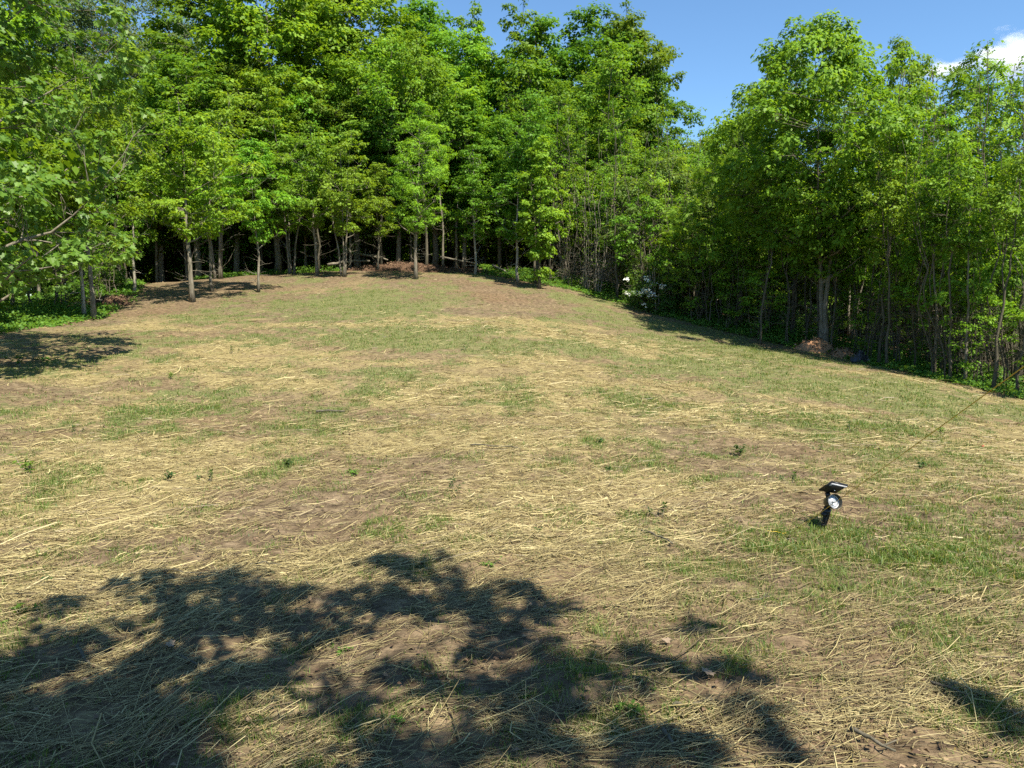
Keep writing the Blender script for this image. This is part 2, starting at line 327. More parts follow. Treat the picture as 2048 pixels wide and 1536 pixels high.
# ------------------------------------------------------------------ ground sheet (one polar sheet out to the horizon)
rr = np.concatenate([np.linspace(.4, 2, 10)[:-1], np.geomspace(2.0, 60, 400), np.geomspace(62, 2500, 40)])
tf = np.linspace(-rad(45), rad(45), 600); tb = np.linspace(rad(45), rad(315), 140)[1:-1]; th = np.concatenate([tf, tb]); nth = len(th)
R_, T_ = np.meshgrid(rr, th, indexing='ij'); gx = R_ * np.sin(T_); gy = R_ * np.cos(T_)
gzv = gz(gx.ravel(), gy.ravel()); g_, s_, l_, _ = masks(gx.ravel(), gy.ravel())
V = np.c_[gx.ravel(), gy.ravel(), gzv]; nr = len(rr)
i = np.arange(nr - 1)[:, None] * nth; j = np.arange(nth)[None]; k = (j + 1) % nth
F = np.stack([i + j, i + nth + j, i + nth + k, i + k], -1).reshape(-1, 4)
V = np.r_[V, [[0, 0, float(gz(0., 0.))]]]; c0 = len(V) - 1
F3 = np.stack([np.full(nth, c0), np.arange(nth), (np.arange(nth) + 1) % nth], -1)
cov = np.c_[g_ * (.55 + .45 * sst(4, 12, R_.ravel())), s_ * (.30 + .70 * sst(4, 13, R_.ravel())), l_]; cov = np.r_[cov, cov[:1]]
tag(link("ground", mk_mesh("ground", V, [F3, F], M['ground'], {"cover": ('POINT', cov)}, True)), "hilly clearing floor of bare soil, straw mulch and sprouting grass", "ground", kind="structure")

# ------------------------------------------------------------------ straw mulch
def sample_polar(n, r0, r1, p, amax=rad(58)):
    """radii with area density ~ r^-p"""
    u = rng.random(n); e = 2 - p
    r = (r0 ** e + u * (r1 ** e - r0 ** e)) ** (1 / e) if abs(e) > 1e-6 else r0 * (r1 / r0) ** u
    a = (rng.random(n) * 2 - 1) * amax
    return r * np.sin(a), r * np.cos(a), r
def frames(t, roll):
    up = np.array([0, 0, 1.0]); s = np.cross(t, up); s /= np.linalg.norm(s, axis=1)[:, None] + 1e-9; n = np.cross(s, t)
    return s * np.cos(roll)[:, None] + n * np.sin(roll)[:, None], n * np.cos(roll)[:, None] - s * np.sin(roll)[:, None]
def strands(x, y, zoff, ang, L, wd, tilt, prism, tint):
    n = len(x); V = []
    bend = rng.normal(0, .10, n) * L
    pts = []
    for f in (-.5, -.05, .5):
        px = x + np.cos(ang) * L * f - np.sin(ang) * bend * (1 - 4 * f * f); py = y + np.sin(ang) * L * f + np.cos(ang) * bend * (1 - 4 * f * f)
        pts.append(np.c_[px, py, gz(px, py) + zoff + tilt * L * (f + .5)])
    t = pts[2] - pts[0]; t /= np.linalg.norm(t, axis=1)[:, None]
    s, nn = frames(t, rng.normal(0, .6, n))
    if prism:
        o = [s * wd[:, None] * .5, -s * wd[:, None] * .5, nn * wd[:, None] * .55]
        V = np.stack([p + q for p in pts for q in o], 1).reshape(-1, 3); b = (np.arange(n) * 9)[:, None]
        q = [[a + c, a + (c + 1) % 3, a + 3 + (c + 1) % 3, a + 3 + c] for a in (0, 3) for c in range(3)]
        F = (b[:, None, :] + np.array(q)[None]).reshape(-1, 4)
        return V, F, np.repeat(tint, 6)
    V = np.stack([p + s * sg * wd[:, None] * .5 for p in pts for sg in (-1, 1)], 1).reshape(-1, 3); b = (np.arange(n) * 6)[:, None]
    F = (b[:, None, :] + np.array([[0, 1, 3, 2], [2, 3, 5, 4]])[None]).reshape(-1, 4)
    return V, F, np.repeat(tint, 2)
def straw_angle(x, y):
    base = rad(30) * sst(2, -7, x) - rad(12) * sst(1, 8, x) + rad(18) * (1 - sst(4, 9, y)) * sst(2, -2, x) + (fbm(x * .8, y * .8, 91, 2) - .5) * rad(80)
    sig = np.where(rng.random(len(x)) < .48, rad(80), rad(22))
    return base + rng.normal(0, 1, len(x)) * sig
SV, SF, ST = [], [], []; off = 0
for (n, r0, r1, p, prism, wmul) in [(108000, 1.3, 5.2, .9, True, .92), (200000, 4.6, 11, 1.2, False, 1.15), (185000, 10, 22, 1.4, False, 2.0), (60000, 20, 38, 1.5, False, 3.4)]:
    x, y, r = sample_polar(n, r0, r1, p); g_, s_, l_, _ = masks(x, y)
    k = rng.random(n) < np.clip(s_ * 1.3 + .04, 0, 1) ** 1.4 * (1 - l_) * np.clip(fbm(x * 6, y * 6, 17, 2) * 3.2 - .9, .1, 1); x, y, r = x[k], y[k], r[k]; n = len(x); s_ = s_[k]
    L = np.clip(rng.lognormal(math.log(.080), .68, n), .02, .45) * (1.25 if r0 > 9 else 1); wd = rng.uniform(.0016, .0040, n) * wmul * np.where(rng.random(n) < .10, 1.9, 1)
    ti = np.clip(rng.beta(1.7, 1.7, n) * .85 + .2 * s_, 0, 1)
    a, b, c = strands(x, y, rng.random(n) ** 2 * .022 + .004, straw_angle(x, y), L, wd, rng.normal(0, .10, n) + .03, prism, ti)
    SV.append(a); SF.append(b + off); ST.append(c); off += len(a)
tag(link("straw_mulch", mk_mesh("straw_mulch", np.concatenate(SV), [np.concatenate(SF)], M['straw'], {"tint": ('FACE', np.concatenate(ST))})), "loose pale straw mulch scattered over the clearing", "straw", kind="stuff")

# ------------------------------------------------------------------ grass
def blades(x, y, h, wd, lean, tint):
    n = len(x); a = rng.random(n) * 6.283; f = rng.random(n) * 6.283
    b = np.c_[x, y, gz(x, y) - .004]; s = np.c_[np.cos(f), np.sin(f), np.zeros(n)] * wd[:, None] * .5
    l = np.c_[np.cos(a), np.sin(a), np.zeros(n)] * (lean * h)[:, None]; up = np.array([0, 0, 1.0])
    m = b + l * .35 + up * (h * .6)[:, None]; tp = b + l * 1.1 + up * (h * (1 - .3 * lean))[:, None]
    V = np.stack([b - s, b + s, m + s * .8, m - s * .8, tp], 1).reshape(-1, 3); q = (np.arange(n) * 5)[:, None]
    return V, q + np.array([[0, 1, 2, 3]]), q + np.array([[3, 2, 4]])
GV, G4, G3, GT4 = [], [], [], []; off = 0
for (n, r0, r1, p, hm, wm) in [(38000, 1.3, 6, .9, 1, 1), (60000, 5, 13, 1.2, 1.1, 1.5), (48000, 12, 38, 1.3, 1.2, 2.8)]:
    x, y, r = sample_polar(n, r0, r1, p); per = 9
    g_, s_, l_, d_ = masks(x, y); k = rng.random(n) < np.clip(g_ * 1.15 - .06, .02, 1) * np.where(d_ < .6, 1, 0); x, y, g_ = x[k], y[k], g_[k]
    sg = .022 * wm; x = np.repeat(x, per) + rng.normal(0, sg, len(x) * per); y = np.repeat(y, per) + rng.normal(0, sg, len(y) * per); g_ = np.repeat(g_, per); n = len(x)
    h = rng.uniform(.018, .062, n) * hm * (.55 + .75 * g_); ti = np.clip(rng.beta(2, 2.4, n) + np.where(rng.random(n) < .1, .5, 0), 0, 1)
    a, b, c = blades(x, y, h, rng.uniform(.0022, .0042, n) * wm, rng.uniform(.1, 1.1, n), ti)
    GV.append(a); G4.append(b + off); G3.append(c + off); GT4.append(ti); off += len(a)
tt = np.concatenate(GT4)
tag(link("grass", mk_mesh("grass", np.concatenate(GV), [np.concatenate(G3), np.concatenate(G4)], M['grass'], {"tint": ('FACE', np.r_[tt, tt])})), "young green grass sprouting through the straw", "grass", kind="stuff")

# ------------------------------------------------------------------ leaves
def unit(v): return v / (np.linalg.norm(v, axis=-1, keepdims=True) + 1e-9)
def leaf_quads(p, d, nrm, s, wr=.34, fold=.12):
    r = unit(np.cross(d, nrm)); n = np.cross(r, d); s = s[:, None]
    V = np.stack([p, p + d * .42 * s + r * wr * s + n * fold * s, p + d * s - n * .06 * s, p + d * .42 * s - r * wr * s + n * fold * s], 1).reshape(-1, 3)
    return V, (np.arange(len(p)) * 4)[:, None] + np.arange(4)[None]
LOB = np.array([(0, 0), (.16, .10), (.46, .02), (.40, .26), (.56, .52), (.27, .56), (.20, .92), (0, .80)])
def leaf_lobed(p, d, nrm, s):
    r = unit(np.cross(d, nrm)); n = np.cross(r, d); s = s[:, None]; H = []
    for sg in (1, -1):
        for (a, b) in LOB: H.append(p + (d * b + r * a * sg + n * (abs(a) * .28 - b * b * .12)) * s)
    V = np.stack(H, 1).reshape(-1, 3); b = (np.arange(len(p)) * 16)[:, None]
    F = np.concatenate([b + np.arange(8)[None], b + np.array([[8, 15, 14, 13, 12, 11, 10, 9]])], 1).reshape(-1, 8)
    return V, F
def foliage(R, cen, rad_, n, kind, size, axis_xy, tintb=None, flat=.8, droop=.35, dome=.5, tuft=9):
    """leaves in clumps round the branch ends; returns V, F, tint"""
    m = len(cen); n = np.broadcast_to(n, (m,)); idx = np.repeat(np.arange(m), n); N_ = len(idx)
    K = tuft; su = unit(R.normal(0, 1, (m * K, 3))); su[:, 2] = np.where(R.random(m * K) < dome, np.abs(su[:, 2]), su[:, 2]); so_ = su * (R.random(m * K) ** .5)[:, None]
    sid = idx * K + R.integers(0, K, N_); tt_ = R.normal(0, .42, m * K)
    u = unit(R.normal(0, 1, (N_, 3))); u[:, 2] = np.where(R.random(N_) < .65, np.abs(u[:, 2]), u[:, 2])
    off_ = (so_[sid] * .85 + u * (R.random(N_) ** .5 * 1.15 / math.sqrt(K))[:, None] * [1.15, 1.15, .75]) * rad_[idx][:, None]; off_[:, 2] *= flat
    u = unit(u * .9 + su[sid] * .6)
    p = cen[idx] + off_
    out = p - np.array([axis_xy[0], axis_xy[1], 0]); out[:, 2] = 0; out = unit(out)
    nrm = unit(np.array([0, 0, .6]) + out * .30 + u * .9 + R.normal(0, .34, (N_, 3)))
    d = unit(out * .5 + u * .5 + R.normal(0, .5, (N_, 3)) - np.array([0, 0, droop])); d = unit(d - nrm * (d * nrm).sum(1)[:, None] * .8)
    ct = R.random(m) * .5 + .27; ti = np.clip(ct[idx] + R.normal(0, .17, N_), 0, 1)
    if kind == 'lobed': s = size * R.uniform(.6, 1.2, N_); V, F = leaf_lobed(p, d, nrm, s); return V, F, np.repeat(ti, 2)
    if kind == 'frond':
        V = []; T = []
        L = size * R.uniform(.7, 1.2, N_); side = unit(np.cross(d, nrm)); 
        for f in (.12, .3, .48, .66, .84, 1.0):
            q = p + d * (L * f)[:, None] - np.array([0, 0, 1.0]) * (L * f * f * .22)[:, None]
            for sg in ((1, -1) if f < 1 else (0,)):
                dd = unit(side * sg * .9 + d * (.45 if sg else 1) - np.array([0, 0, .35])) ; a, _ = leaf_quads(q, dd, nrm, L * .36 * (1 - .25 * abs(f - .5)), .26, .06)
                V.append(a); T.append(ti)
        V = np.concatenate(V); return V, np.arange(len(V)).reshape(-1, 4), np.concatenate(T)
    wr = {'oval': .34, 'narrow': .16, 'round': .44}[kind]
    V, F = leaf_quads(p, d, nrm, size * R.uniform(.5, 1.35, N_), wr); return V, F, ti

def curve(R, a, b, n, sag, wob):
    t = np.linspace(0, 1, n)[:, None]; a = np.asarray(a, float); b = np.asarray(b, float); L = np.linalg.norm(b - a)
    c = (a + b) / 2 + np.array([0, 0, sag * L]) + R.normal(0, wob * L, 3)
    p = a * (1 - t) ** 2 + 2 * c * t * (1 - t) + b * t * t; p[1:-1] += R.normal(0, wob * L * .3, (n - 2, 3)); return p

def gen_tree(name, seed, H, cb, Rf, nclump, crad, nleaf, kind, size, leafm, bark, r0=.09, lean=(0, 0), nlimb=9, dead=0, wob=.03, flat=.8, droop=.35, up=-.08, sticks=3, inner=.35, spine=1.0, stems=1, fine=1, dome=.5, wobr=.18):
    R = np.random.default_rng(seed); G = Geo(); skel = []; srad = []
    for q in range(stems):
        a0 = R.uniform(0, 6.28); sp_ = 0 if stems == 1 else .10 * H
        n = 14; t = np.linspace(0, 1, n); w_ = np.cumsum(R.normal(0, wob * H / n * 1.6, (n, 2)), 0); w_ -= w_[0]; base = np.array([math.cos(a0), math.sin(a0)]) * (0 if stems == 1 else .13)
        hh = H * spine * (1 if q == 0 else R.uniform(.75, .95))
        xy = base + w_ + np.outer(t, lean) * H + np.outer(t ** 1.3, [math.cos(a0), math.sin(a0)]) * sp_
        pts = np.c_[xy, t * hh]; pts[0, 2] = -.15
        rd = r0 * (1 - t) ** 1.05 * np.where(t * H > cb, np.maximum(1 - .9 * (t * H - cb) / (H - cb), .35), 1) * (1 if stems == 1 else .75) + .008; rd[0] *= 1.45; rd[1] *= 1.02
        G.tube(pts, rd, 8 if r0 > .07 else 6); skel.append(pts[3:]); srad.append(rd[3:])
        tp, tr_ = pts, rd
        if q == 0: main = pts
    def axis_at(z): return np.array([np.interp(z, main[:, 2], main[:, 0]), np.interp(z, main[:, 2], main[:, 1])])
    lob = R.uniform(0, 6.28, 4)
    def env(t, a): return Rf(t) * (1 + wobr * math.sin(2 * a + lob[0] + 3 * t) + wobr * .8 * math.sin(3 * a + lob[1] - 5 * t) + wobr * .6 * math.sin(9 * t + lob[2]))
    tt_ = np.linspace(0.01, .99, 60); wt = np.array([Rf(t) for t in tt_]) + .04 * Rf(.4); wt /= wt.sum()
    for q in range(nlimb):
        t = (q + R.random() * .8) / nlimb * .9; a = q * 2.399 + R.normal(0, .4); ln = env(t, a) * R.uniform(.6, .85)
        zt = cb + t * (H - cb); ze = zt - ln * R.uniform(.35, .8); ze = max(ze, cb * .55 + .2); A = axis_at(ze); E = axis_at(zt)
        p = curve(R, (*A, ze), (E[0] + math.cos(a) * ln, E[1] + math.sin(a) * ln, zt), 7, up, .05)
        b = np.interp(ze, main[:, 2], tr_ if stems == 1 else rd) * .55 + .004; rad1 = np.linspace(b, .007, 7); G.tube(p, rad1, 5, False); skel.append(p[2:]); srad.append(rad1[2:])
    S = np.concatenate(skel); SR = np.concatenate(srad); cen = []
    for q in range(nclump):
        t = R.choice(tt_, p=wt) + R.normal(0, .008); a = R.uniform(0, 6.283); e = env(t, a); rr_ = e * R.uniform(inner, 1) ** .72; z = cb + t * (H - cb); A = axis_at(min(z, H))
        cen.append((A[0] + math.cos(a) * rr_, A[1] + math.sin(a) * rr_, z))
    cen.append((*axis_at(H * spine * .985), H * .985)); cen = np.array(cen)
    cr = crad * R.uniform(.65, 1.3, len(cen))
    for c, r_ in zip(cen, cr):
        dd = np.linalg.norm(S - c, axis=1) + np.where(S[:, 2] > c[2] + .1, 3, 0); i_ = np.argmin(dd); p = curve(R, S[i_], c, 5, up * .6, .05)
        b = min(SR[i_] * .6, .022 + .01 * crad); G.tube(p, np.linspace(b, .005, 5), 4, False)
        for _ in range(sticks):
            e = c + unit(R.normal(0, 1, 3) + np.array([0, 0, .3])) * r_ * .85; G.tube(curve(R, p[3], e, 3, .05, .03), [.006, .004, .003], 3, False)
    for q in range(dead):
        z = R.uniform(.12, .6) * max(cb, H * .4); A = axis_at(z); a = R.uniform(0, 6.28); ln = R.uniform(.3, 1.1) * (.4 + H * .06)
        p = curve(R, (*A, z), (A[0] + math.cos(a) * ln, A[1] + math.sin(a) * ln, z + ln * R.uniform(-.2, .8)), 5, .05, .08); G.tube(p, np.linspace(.012, .004, 5), 3, False)
        for _ in range(2):
            s_ = p[R.integers(1, 4)]; G.tube(curve(R, s_, s_ + R.normal(0, .22, 3) + [0, 0, .1], 3, 0, .05), [.006, .005, .003], 3, False)
    nl = np.maximum((nleaf * (cr / crad) ** 2).astype(int), 3)
    V, F, T = foliage(R, cen, cr, nl, kind, size, main[7, :2], flat=flat, droop=droop, dome=dome)
    return dict(trunk=G.mesh(name + "_trunk", bark, True), crown=mk_mesh(name + "_crown", V, [F], leafm, {"tint": ('FACE', T)}), H=H)

ovoid = lambda R0, pk=.42: (lambda t: R0 * (math.sin(math.pi * min(max(t, 0), 1) ** (math.log(.5) / math.log(pk))) ** .62 if 0 < t < 1 else 0))
cone = lambda R0: (lambda t: R0 * (min(t / .15, 1) ** .6) * (1 - t * .88))
PR = {}
def proto(key, *a, **k): PR[key] = gen_tree(key, *a, **k)
proto('sap1', 11, 7.2, 2.3, ovoid(1.75), 85, .40, 100, 'oval', .12, M['lime'], M['bark'], r0=.075, dead=6, nlimb=12, inner=0)
proto('sap2', 12, 6.6, 1.9, ovoid(1.45, .5), 70, .38, 100, 'oval', .115, M['lime'], M['bark'], r0=.06, dead=8, nlimb=10, wob=.05, inner=.08)
proto('sap3', 13, 7.0, 2.0, ovoid(1.6, .38), 80, .38, 100, 'oval', .115, M['maple'], M['bark'], r0=.065, dead=8, nlimb=11, stems=3, inner=.08)
proto('sap4', 14, 6.0, 1.5, ovoid(.95, .4), 50, .34, 130, 'round', .085, M['maple'], M['barkp'], r0=.05, dead=5, nlimb=8, inner=.08)
proto('feather', 15, 7.6, 2.0, ovoid(1.85, .42), 130, .36, 130, 'narrow', .12, M['lime'], M['bark'], r0=.08, lean=(.02, 0), dead=8, nlimb=14, droop=.5, inner=0)
proto('spread1', 16, 12, 2.9, ovoid(4.2, .5), 440, .55, 105, 'oval', .155, M['maple'], M['bark'], r0=.14, dead=14, nlimb=24, droop=.5, stems=2, wobr=.2, inner=.08, sticks=2)
proto('spread2', 17, 11, 2.4, ovoid(3.1, .48), 150, .50, 42, 'frond', .26, M['lime'], M['barkd'], r0=.11, dead=12, nlimb=16, droop=.1, inner=.08, wobr=.25)
proto('tall1', 18, 17, 3.5, ovoid(4.0, .48), 240, .80, 135, 'oval', .21, M['maple'], M['bark'], r0=.2, nlimb=18, inner=.12, sticks=1, wobr=.2)
proto('tall2', 19, 16, 3.0, ovoid(3.6, .42), 220, .76, 140, 'oval', .20, M['deep'], M['barkd'], r0=.19, nlimb=18, inner=.12, sticks=1, wobr=.25)
proto('tall3', 20, 18, 3.5, ovoid(3.4, .55), 230, .76, 140, 'oval', .20, M['deep'], M['bark'], r0=.2, nlimb=18, inner=.12, sticks=1, wobr=.22)
proto('spire', 21, 16, 4, ovoid(1.9, .35), 130, .50, 110, 'oval', .18, M['deep'], M['barkd'], r0=.14, nlimb=16, inner=.2, sticks=2, wobr=.35)
proto('poplar', 22, 18, 3, ovoid(3.2, .45), 220, .75, 210, 'round', .10, M['grey'], M['barkp'], r0=.17, nlimb=18, inner=.2, sticks=2)
proto('bush1', 23, 4.6, .35, ovoid(1.6, .45), 70, .45, 150, 'oval', .10, M['maple'], M['twig'], r0=.035, stems=4, nlimb=8, dead=5)
proto('bush2', 24, 4.0, .3, ovoid(1.5, .4), 70, .42, 190, 'narrow', .12, M['silver'], M['twig'], r0=.03, stems=5, nlimb=8, dead=5)
proto('willow', 25, 6.5, .8, ovoid(1.7, .45), 110, .42, 190, 'narrow', .13, M['lime'], M['twig'], r0=.06, droop=1.1, nlimb=12, dead=2)
proto('palmy', 26, 9, 3.0, ovoid(.28, .5), 26, .26, 14, 'frond', .36, M['maple'], M['bark'], r0=.06, nlimb=5, up=-.2, droop=.15, inner=.0, wobr=.5)
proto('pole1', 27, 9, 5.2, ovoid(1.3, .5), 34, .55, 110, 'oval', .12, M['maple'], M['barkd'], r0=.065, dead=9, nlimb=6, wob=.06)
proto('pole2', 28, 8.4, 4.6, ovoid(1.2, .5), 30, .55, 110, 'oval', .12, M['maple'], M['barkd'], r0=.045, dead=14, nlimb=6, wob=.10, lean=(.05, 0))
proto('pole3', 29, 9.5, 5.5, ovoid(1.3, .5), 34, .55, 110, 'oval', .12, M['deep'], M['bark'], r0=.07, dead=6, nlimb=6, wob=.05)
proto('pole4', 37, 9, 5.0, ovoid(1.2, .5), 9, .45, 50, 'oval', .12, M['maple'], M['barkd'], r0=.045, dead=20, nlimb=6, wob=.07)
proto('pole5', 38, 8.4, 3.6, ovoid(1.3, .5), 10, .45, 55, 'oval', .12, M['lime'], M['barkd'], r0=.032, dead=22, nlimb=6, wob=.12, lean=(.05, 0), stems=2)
proto('airy1', 43, 4.5, .5, ovoid(1.2, .5), 34, .30, 60, 'oval', .10, M['lime'], M['barkd'], r0=.022, stems=3, nlimb=7, dead=10, wob=.1)
proto('airy2', 44, 5.0, .9, ovoid(1.1, .45), 30, .30, 60, 'oval', .10, M['maple'], M['barkd'], r0=.026, stems=2, nlimb=7, dead=10, wob=.1)
proto('brush', 30, 5.5, .6, ovoid(1.0, .5), 12, .3, 40, 'oval', .07, M['maple'], M['twig'], r0=.03, stems=6, nlimb=12, dead=46, wob=.10)
proto('vine', 31, 5.6, .5, ovoid(.95, .55), 62, .33, 120, 'round', .10, M['lime'], M['barkd'], r0=.05, nlimb=7, dead=4)
proto('low', 32, 3.0, .05, ovoid(1.2, .5), 60, .38, 150, 'oval', .11, M['maple'], M['twig'], r0=.02, stems=4, nlimb=6, dead=3)
proto('rose', 33, 1.9, .05, ovoid(.95, .5), 50, .3, 110, 'round', .07, M['weed'], M['twig'], r0=.02, stems=5, nlimb=6, dead=5)

def tree(kind, x, y, H, label, group=None, rot=None, sxy=1.0, cat='tree', name=None, z=None):
    pr = PR[kind]; s = H / pr['H']; zz = float(gz0(x, y)) if z is None else z
    o = bpy.data.objects.new(name or cat, None); sc.collection.objects.link(o); o.empty_display_size = .3
    o.location = (x, y, zz); o.scale = (s * sxy, s * sxy, s); o.rotation_euler = (0, 0, random.uniform(0, 6.28) if rot is None else rot)
    tag(o, label, cat, group)
    link('stem' if cat in ('bush', 'shrub') else 'trunk', pr['trunk'], o); link('crown', pr['crown'], o)
    return o
def at_px(kind, u, v, d, top, label, group=None, **k):
    p = P(u, v, d); t = P(u, top, d); return tree(kind, p[0], d, t[2] - float(gz0(p[0], d)), label, group, **k)

# ---- the row of young trees on the far side of the clearing, left to right
ROW = "young trees standing along the crest of the clearing"
at_px('sap4', 168, 632, 23.6, 230, "pale double trunk tree at left edge, slimmer stem of the pair", cat='tree', name='young_tree')
at_px('sap1', 188, 638, 23, 120, "pale grey trunk beside the slimmer pale stem at the left edge of the clearing", name='young_tree', sxy=.85)
at_px('sap4', 268, 583, 29.5, 250, "thin grey sapling alone beside the dark path opening on the left", ROW, name='young_tree')
at_px('sap1', 385, 605, 27, 195, "yellow-green tree with the thickest trunk, nearest in the crest row, over a shadow patch", ROW, name='young_tree', rot=.4, sxy=1.15)
at_px('sap2', 425, 586, 30, 260, "young tree just right of the thickest yellow-green tree", ROW, name='young_tree', rot=2)
at_px('sap3', 437, 553, 35, 200, "wide-based shaded trunk behind the second yellow-green tree", ROW, name='young_tree')
at_px('sap2', 517, 585, 30, 285, "slim straight yellow-green tree standing alone with a small round shadow", ROW, name='young_tree', rot=4)
at_px('sap3', 582, 530, 37, 240, "shaded slender tree between the lone slim tree and the grey straight one", ROW, name='young_tree')
at_px('sap1', 634, 551, 35, 250, "straight grey young tree with a fresh green crown, left of the multi-stem clump", ROW, name='young_tree', rot=1)
at_px('sap3', 688, 549, 34.5, 270, "multi-stemmed young tree clump left of the brown leaf mound", ROW, name='young_tree', rot=0)
at_px('sap2', 757, 528, 37.5, 330, "small tree standing in the brown leaf mound", ROW, name='young_tree', rot=3)
at_px('feather', 832, 558, 33.5, 205, "leaning feathery yellow-green tree at the middle of the crest", ROW, name='feathery_tree', rot=.2, sxy=.95)
at_px('sap4', 950, 545, 35.5, 290, "thin curved trunk right of the feathery tree in front of deep shade", ROW, name='young_tree', sxy=1.1)
at_px('sap4', 1036, 562, 33.5, 270, "slender pale trunk with bare lower side twigs, right of centre", ROW, name='young_tree', sxy=1.1)
at_px('vine', 1078, 577, 32, 285, "bright leafy tree clothed in leaves low down its trunk, right of centre", ROW, name='young_tree')
at_px('pole1', 1072, 570, 33.5, 200, "pale trunk close behind the tree clothed low in bright leaves", ROW, name='young_tree')

# ---- taller wood behind
TG = "tall trees of the wood behind the crest"
def back(kind, u, d, top, label, sxy=1.0, group=TG, **k):
    x = (u - 1024) / FPX * d * 1.0; return tree(kind, x, d, P(u, top, d)[2] - float(gz0(x, d)), label, group, sxy=sxy, **k)
SKY = [('tall1', 40, 38, -120, "tall green tree behind the broad-leaved tree at the left edge"), ('poplar', 215, 52, -60, "tall grey-green poplar far back at the upper left"), ('poplar', 270, 50, -90, "grey-green poplar between the two far ones at the upper left"), ('poplar', 120, 48, -100, "grey-green poplar behind the broad-leaved tree's top"), ('poplar', 330, 56, -20, "second grey-green poplar reaching a scrap of sky at upper left"),
       ('tall1', 190, 41, 120, "mid-height green tree under the grey-green poplars"), ('tall3', 455, 47, -60, "tall bright green tree right of the grey-green poplars"), ('tall1', 560, 45, -110, "tall tree with the crown cut by the top edge, left of centre"),
       ('tall3', 650, 49, -50, "tall tree with a darker lobed crown, left of centre"), ('tall1', 760, 46, -60, "tall bright tree whose top touches the picture edge"), ('tall3', 850, 47, 5, "tall tree where the canopy meets the blue sky"),
       ('tall1', 915, 45, 60, "rounded tall tree left of the narrow dark spire"), ('spire', 943, 46, 5, "narrow dark spire-topped tree against the sky"), ('spire', 1040, 44, -5, "second spire-topped tree, just right of the sky notch"),
       ('tall2', 1080, 44, 45, "dark tall tree beneath the second spire top"), ('tall2', 1175, 45, 25, "dark tall tree at the middle of the big dark mass"), ('tall2', 1250, 44, 40, "large dark tree with a bumpy top near the right end of the dark mass"),
       ('tall2', 1300, 42, 150, "dark tree sloping down at the right end of the tall mass"), ('spire', 1238, 45.5, 8, "thin pointed tree top poking above the dark mass")]
for q in SKY: back(q[0], q[1], q[2], q[3], q[4], sxy=1.0 if q[0] == 'spire' or q[1] > 1200 else 1.18)
MG = "middle-height trees behind the crest row"
MID = [(250, 40, 200, 'tall1'), (330, 41, 150, 'tall3'), (400, 40, 110, 'tall1'), (480, 41, 130, 'tall3'), (560, 40, 140, 'tall1'), (640, 40.5, 170, 'tall3'), (720, 41, 120, 'tall1'), (800, 40, 170, 'tall3'), (870, 41, 120, 'tall1'), (930, 39.5, 200, 'tall3'),
       (1000, 39, 240, 'tall2'), (1070, 39, 260, 'tall1'), (1150, 38, 290, 'tall1'), (1230, 38, 270, 'tall1'), (1300, 37, 300, 'tall3')]
for n_, (u, d, tp, kd) in enumerate(MID):
    back(kd, u, d, tp, None, group=MG, name='middle_tree', sxy=1.3)['rank'] = n_
FG = "trees at the back of the wood"
for n_, (u, d) in enumerate([(-120, 50), (30, 54), (130, 60), (390, 62), (520, 60), (700, 62), (830, 60), (970, 62), (1100, 60), (1220, 58)]):
    back('tall2' if n_ % 2 else 'tall3', u, d, 60 + 45 * (n_ % 3), None, group=FG, name='rear_tree')
EG = "leafy trees right of the dark mass"
for (u, d, tp, kd, lab) in [(1370, 52, 285, 'tall1', "far tree filling the low sky gap right of the dark mass"), (1420, 48, 258, 'tall1', "green tree at the bottom of the blue sky gap"), (1470, 40, 225, 'tall3', "green tree climbing right from the sky gap"),
        (1395, 34, 400, 'willow', "bright drooping willow-like tree beside the clearing, right"), (1290, 33, 330, 'bush2', "bluish-green small-leaved tree with pale flecks beyond the bare brush"), (1440, 33, 330, 'willow', "taller willow-like tree right of the bright drooping one"),
        (1340, 36, 330, 'sap2', "yellow-green small tree left of the willow-like tree"), (1220, 35, 320, 'sap3', "green multi-stemmed tree rising behind the bare brush")]:
    back(kd, u, d, tp, lab, group=EG, sxy=1.15)

# ---- right side of the clearing
RG = "trees along the right side of the clearing"
at_px('spread1', 1648, 700, 24.5, 58, "largest spreading tree on the right with a pale twin trunk", RG, name='spreading_tree', rot=0, sxy=1.0)
for (kd, u, d, tp, lab, sx) in [('tall2', 1530, 31, 125, "dark slender-topped tree behind the left shoulder of the spreading tree", .62), ('tall2', 1775, 30, 85, "dark tree behind the right shoulder of the spreading tree", .7),
        ('spread2', 1480, 28, 235, "feathery green tree left of the spreading tree", .95), ('spread2', 1585, 27, 125, "feathery green tree against the left flank of the spreading tree", .7),
        ('palmy', 1880, 23.5, 148, "leftmost upright long-fronded tree against the sky", 1), ('palmy', 1916, 24, 118, "tallest upright tree with long fronds against the sky", 1.1), ('palmy', 1955, 22, 138, "upright long-fronded tree just right of the tallest one", 1.1), ('palmy', 1996, 22.6, 172, "upright long-fronded tree second from the right edge", 1), ('palmy', 2042, 21, 235, "upright long-fronded tree at the right edge", 1),
        ('spread2', 1870, 21.5, 300, "broad feathery tree below the long-fronded tops", .85), ('spread2', 2000, 20, 330, "broad feathery tree at the right edge of the picture", .95), ('spread2', 1760, 24, 230, "feathery tree between the spreading tree and the long-fronded tops", .8)]:
    back(kd, u, d, tp, lab, group=RG, sxy=sx, name='feathery_tree' if kd != 'tall2' else 'tree')
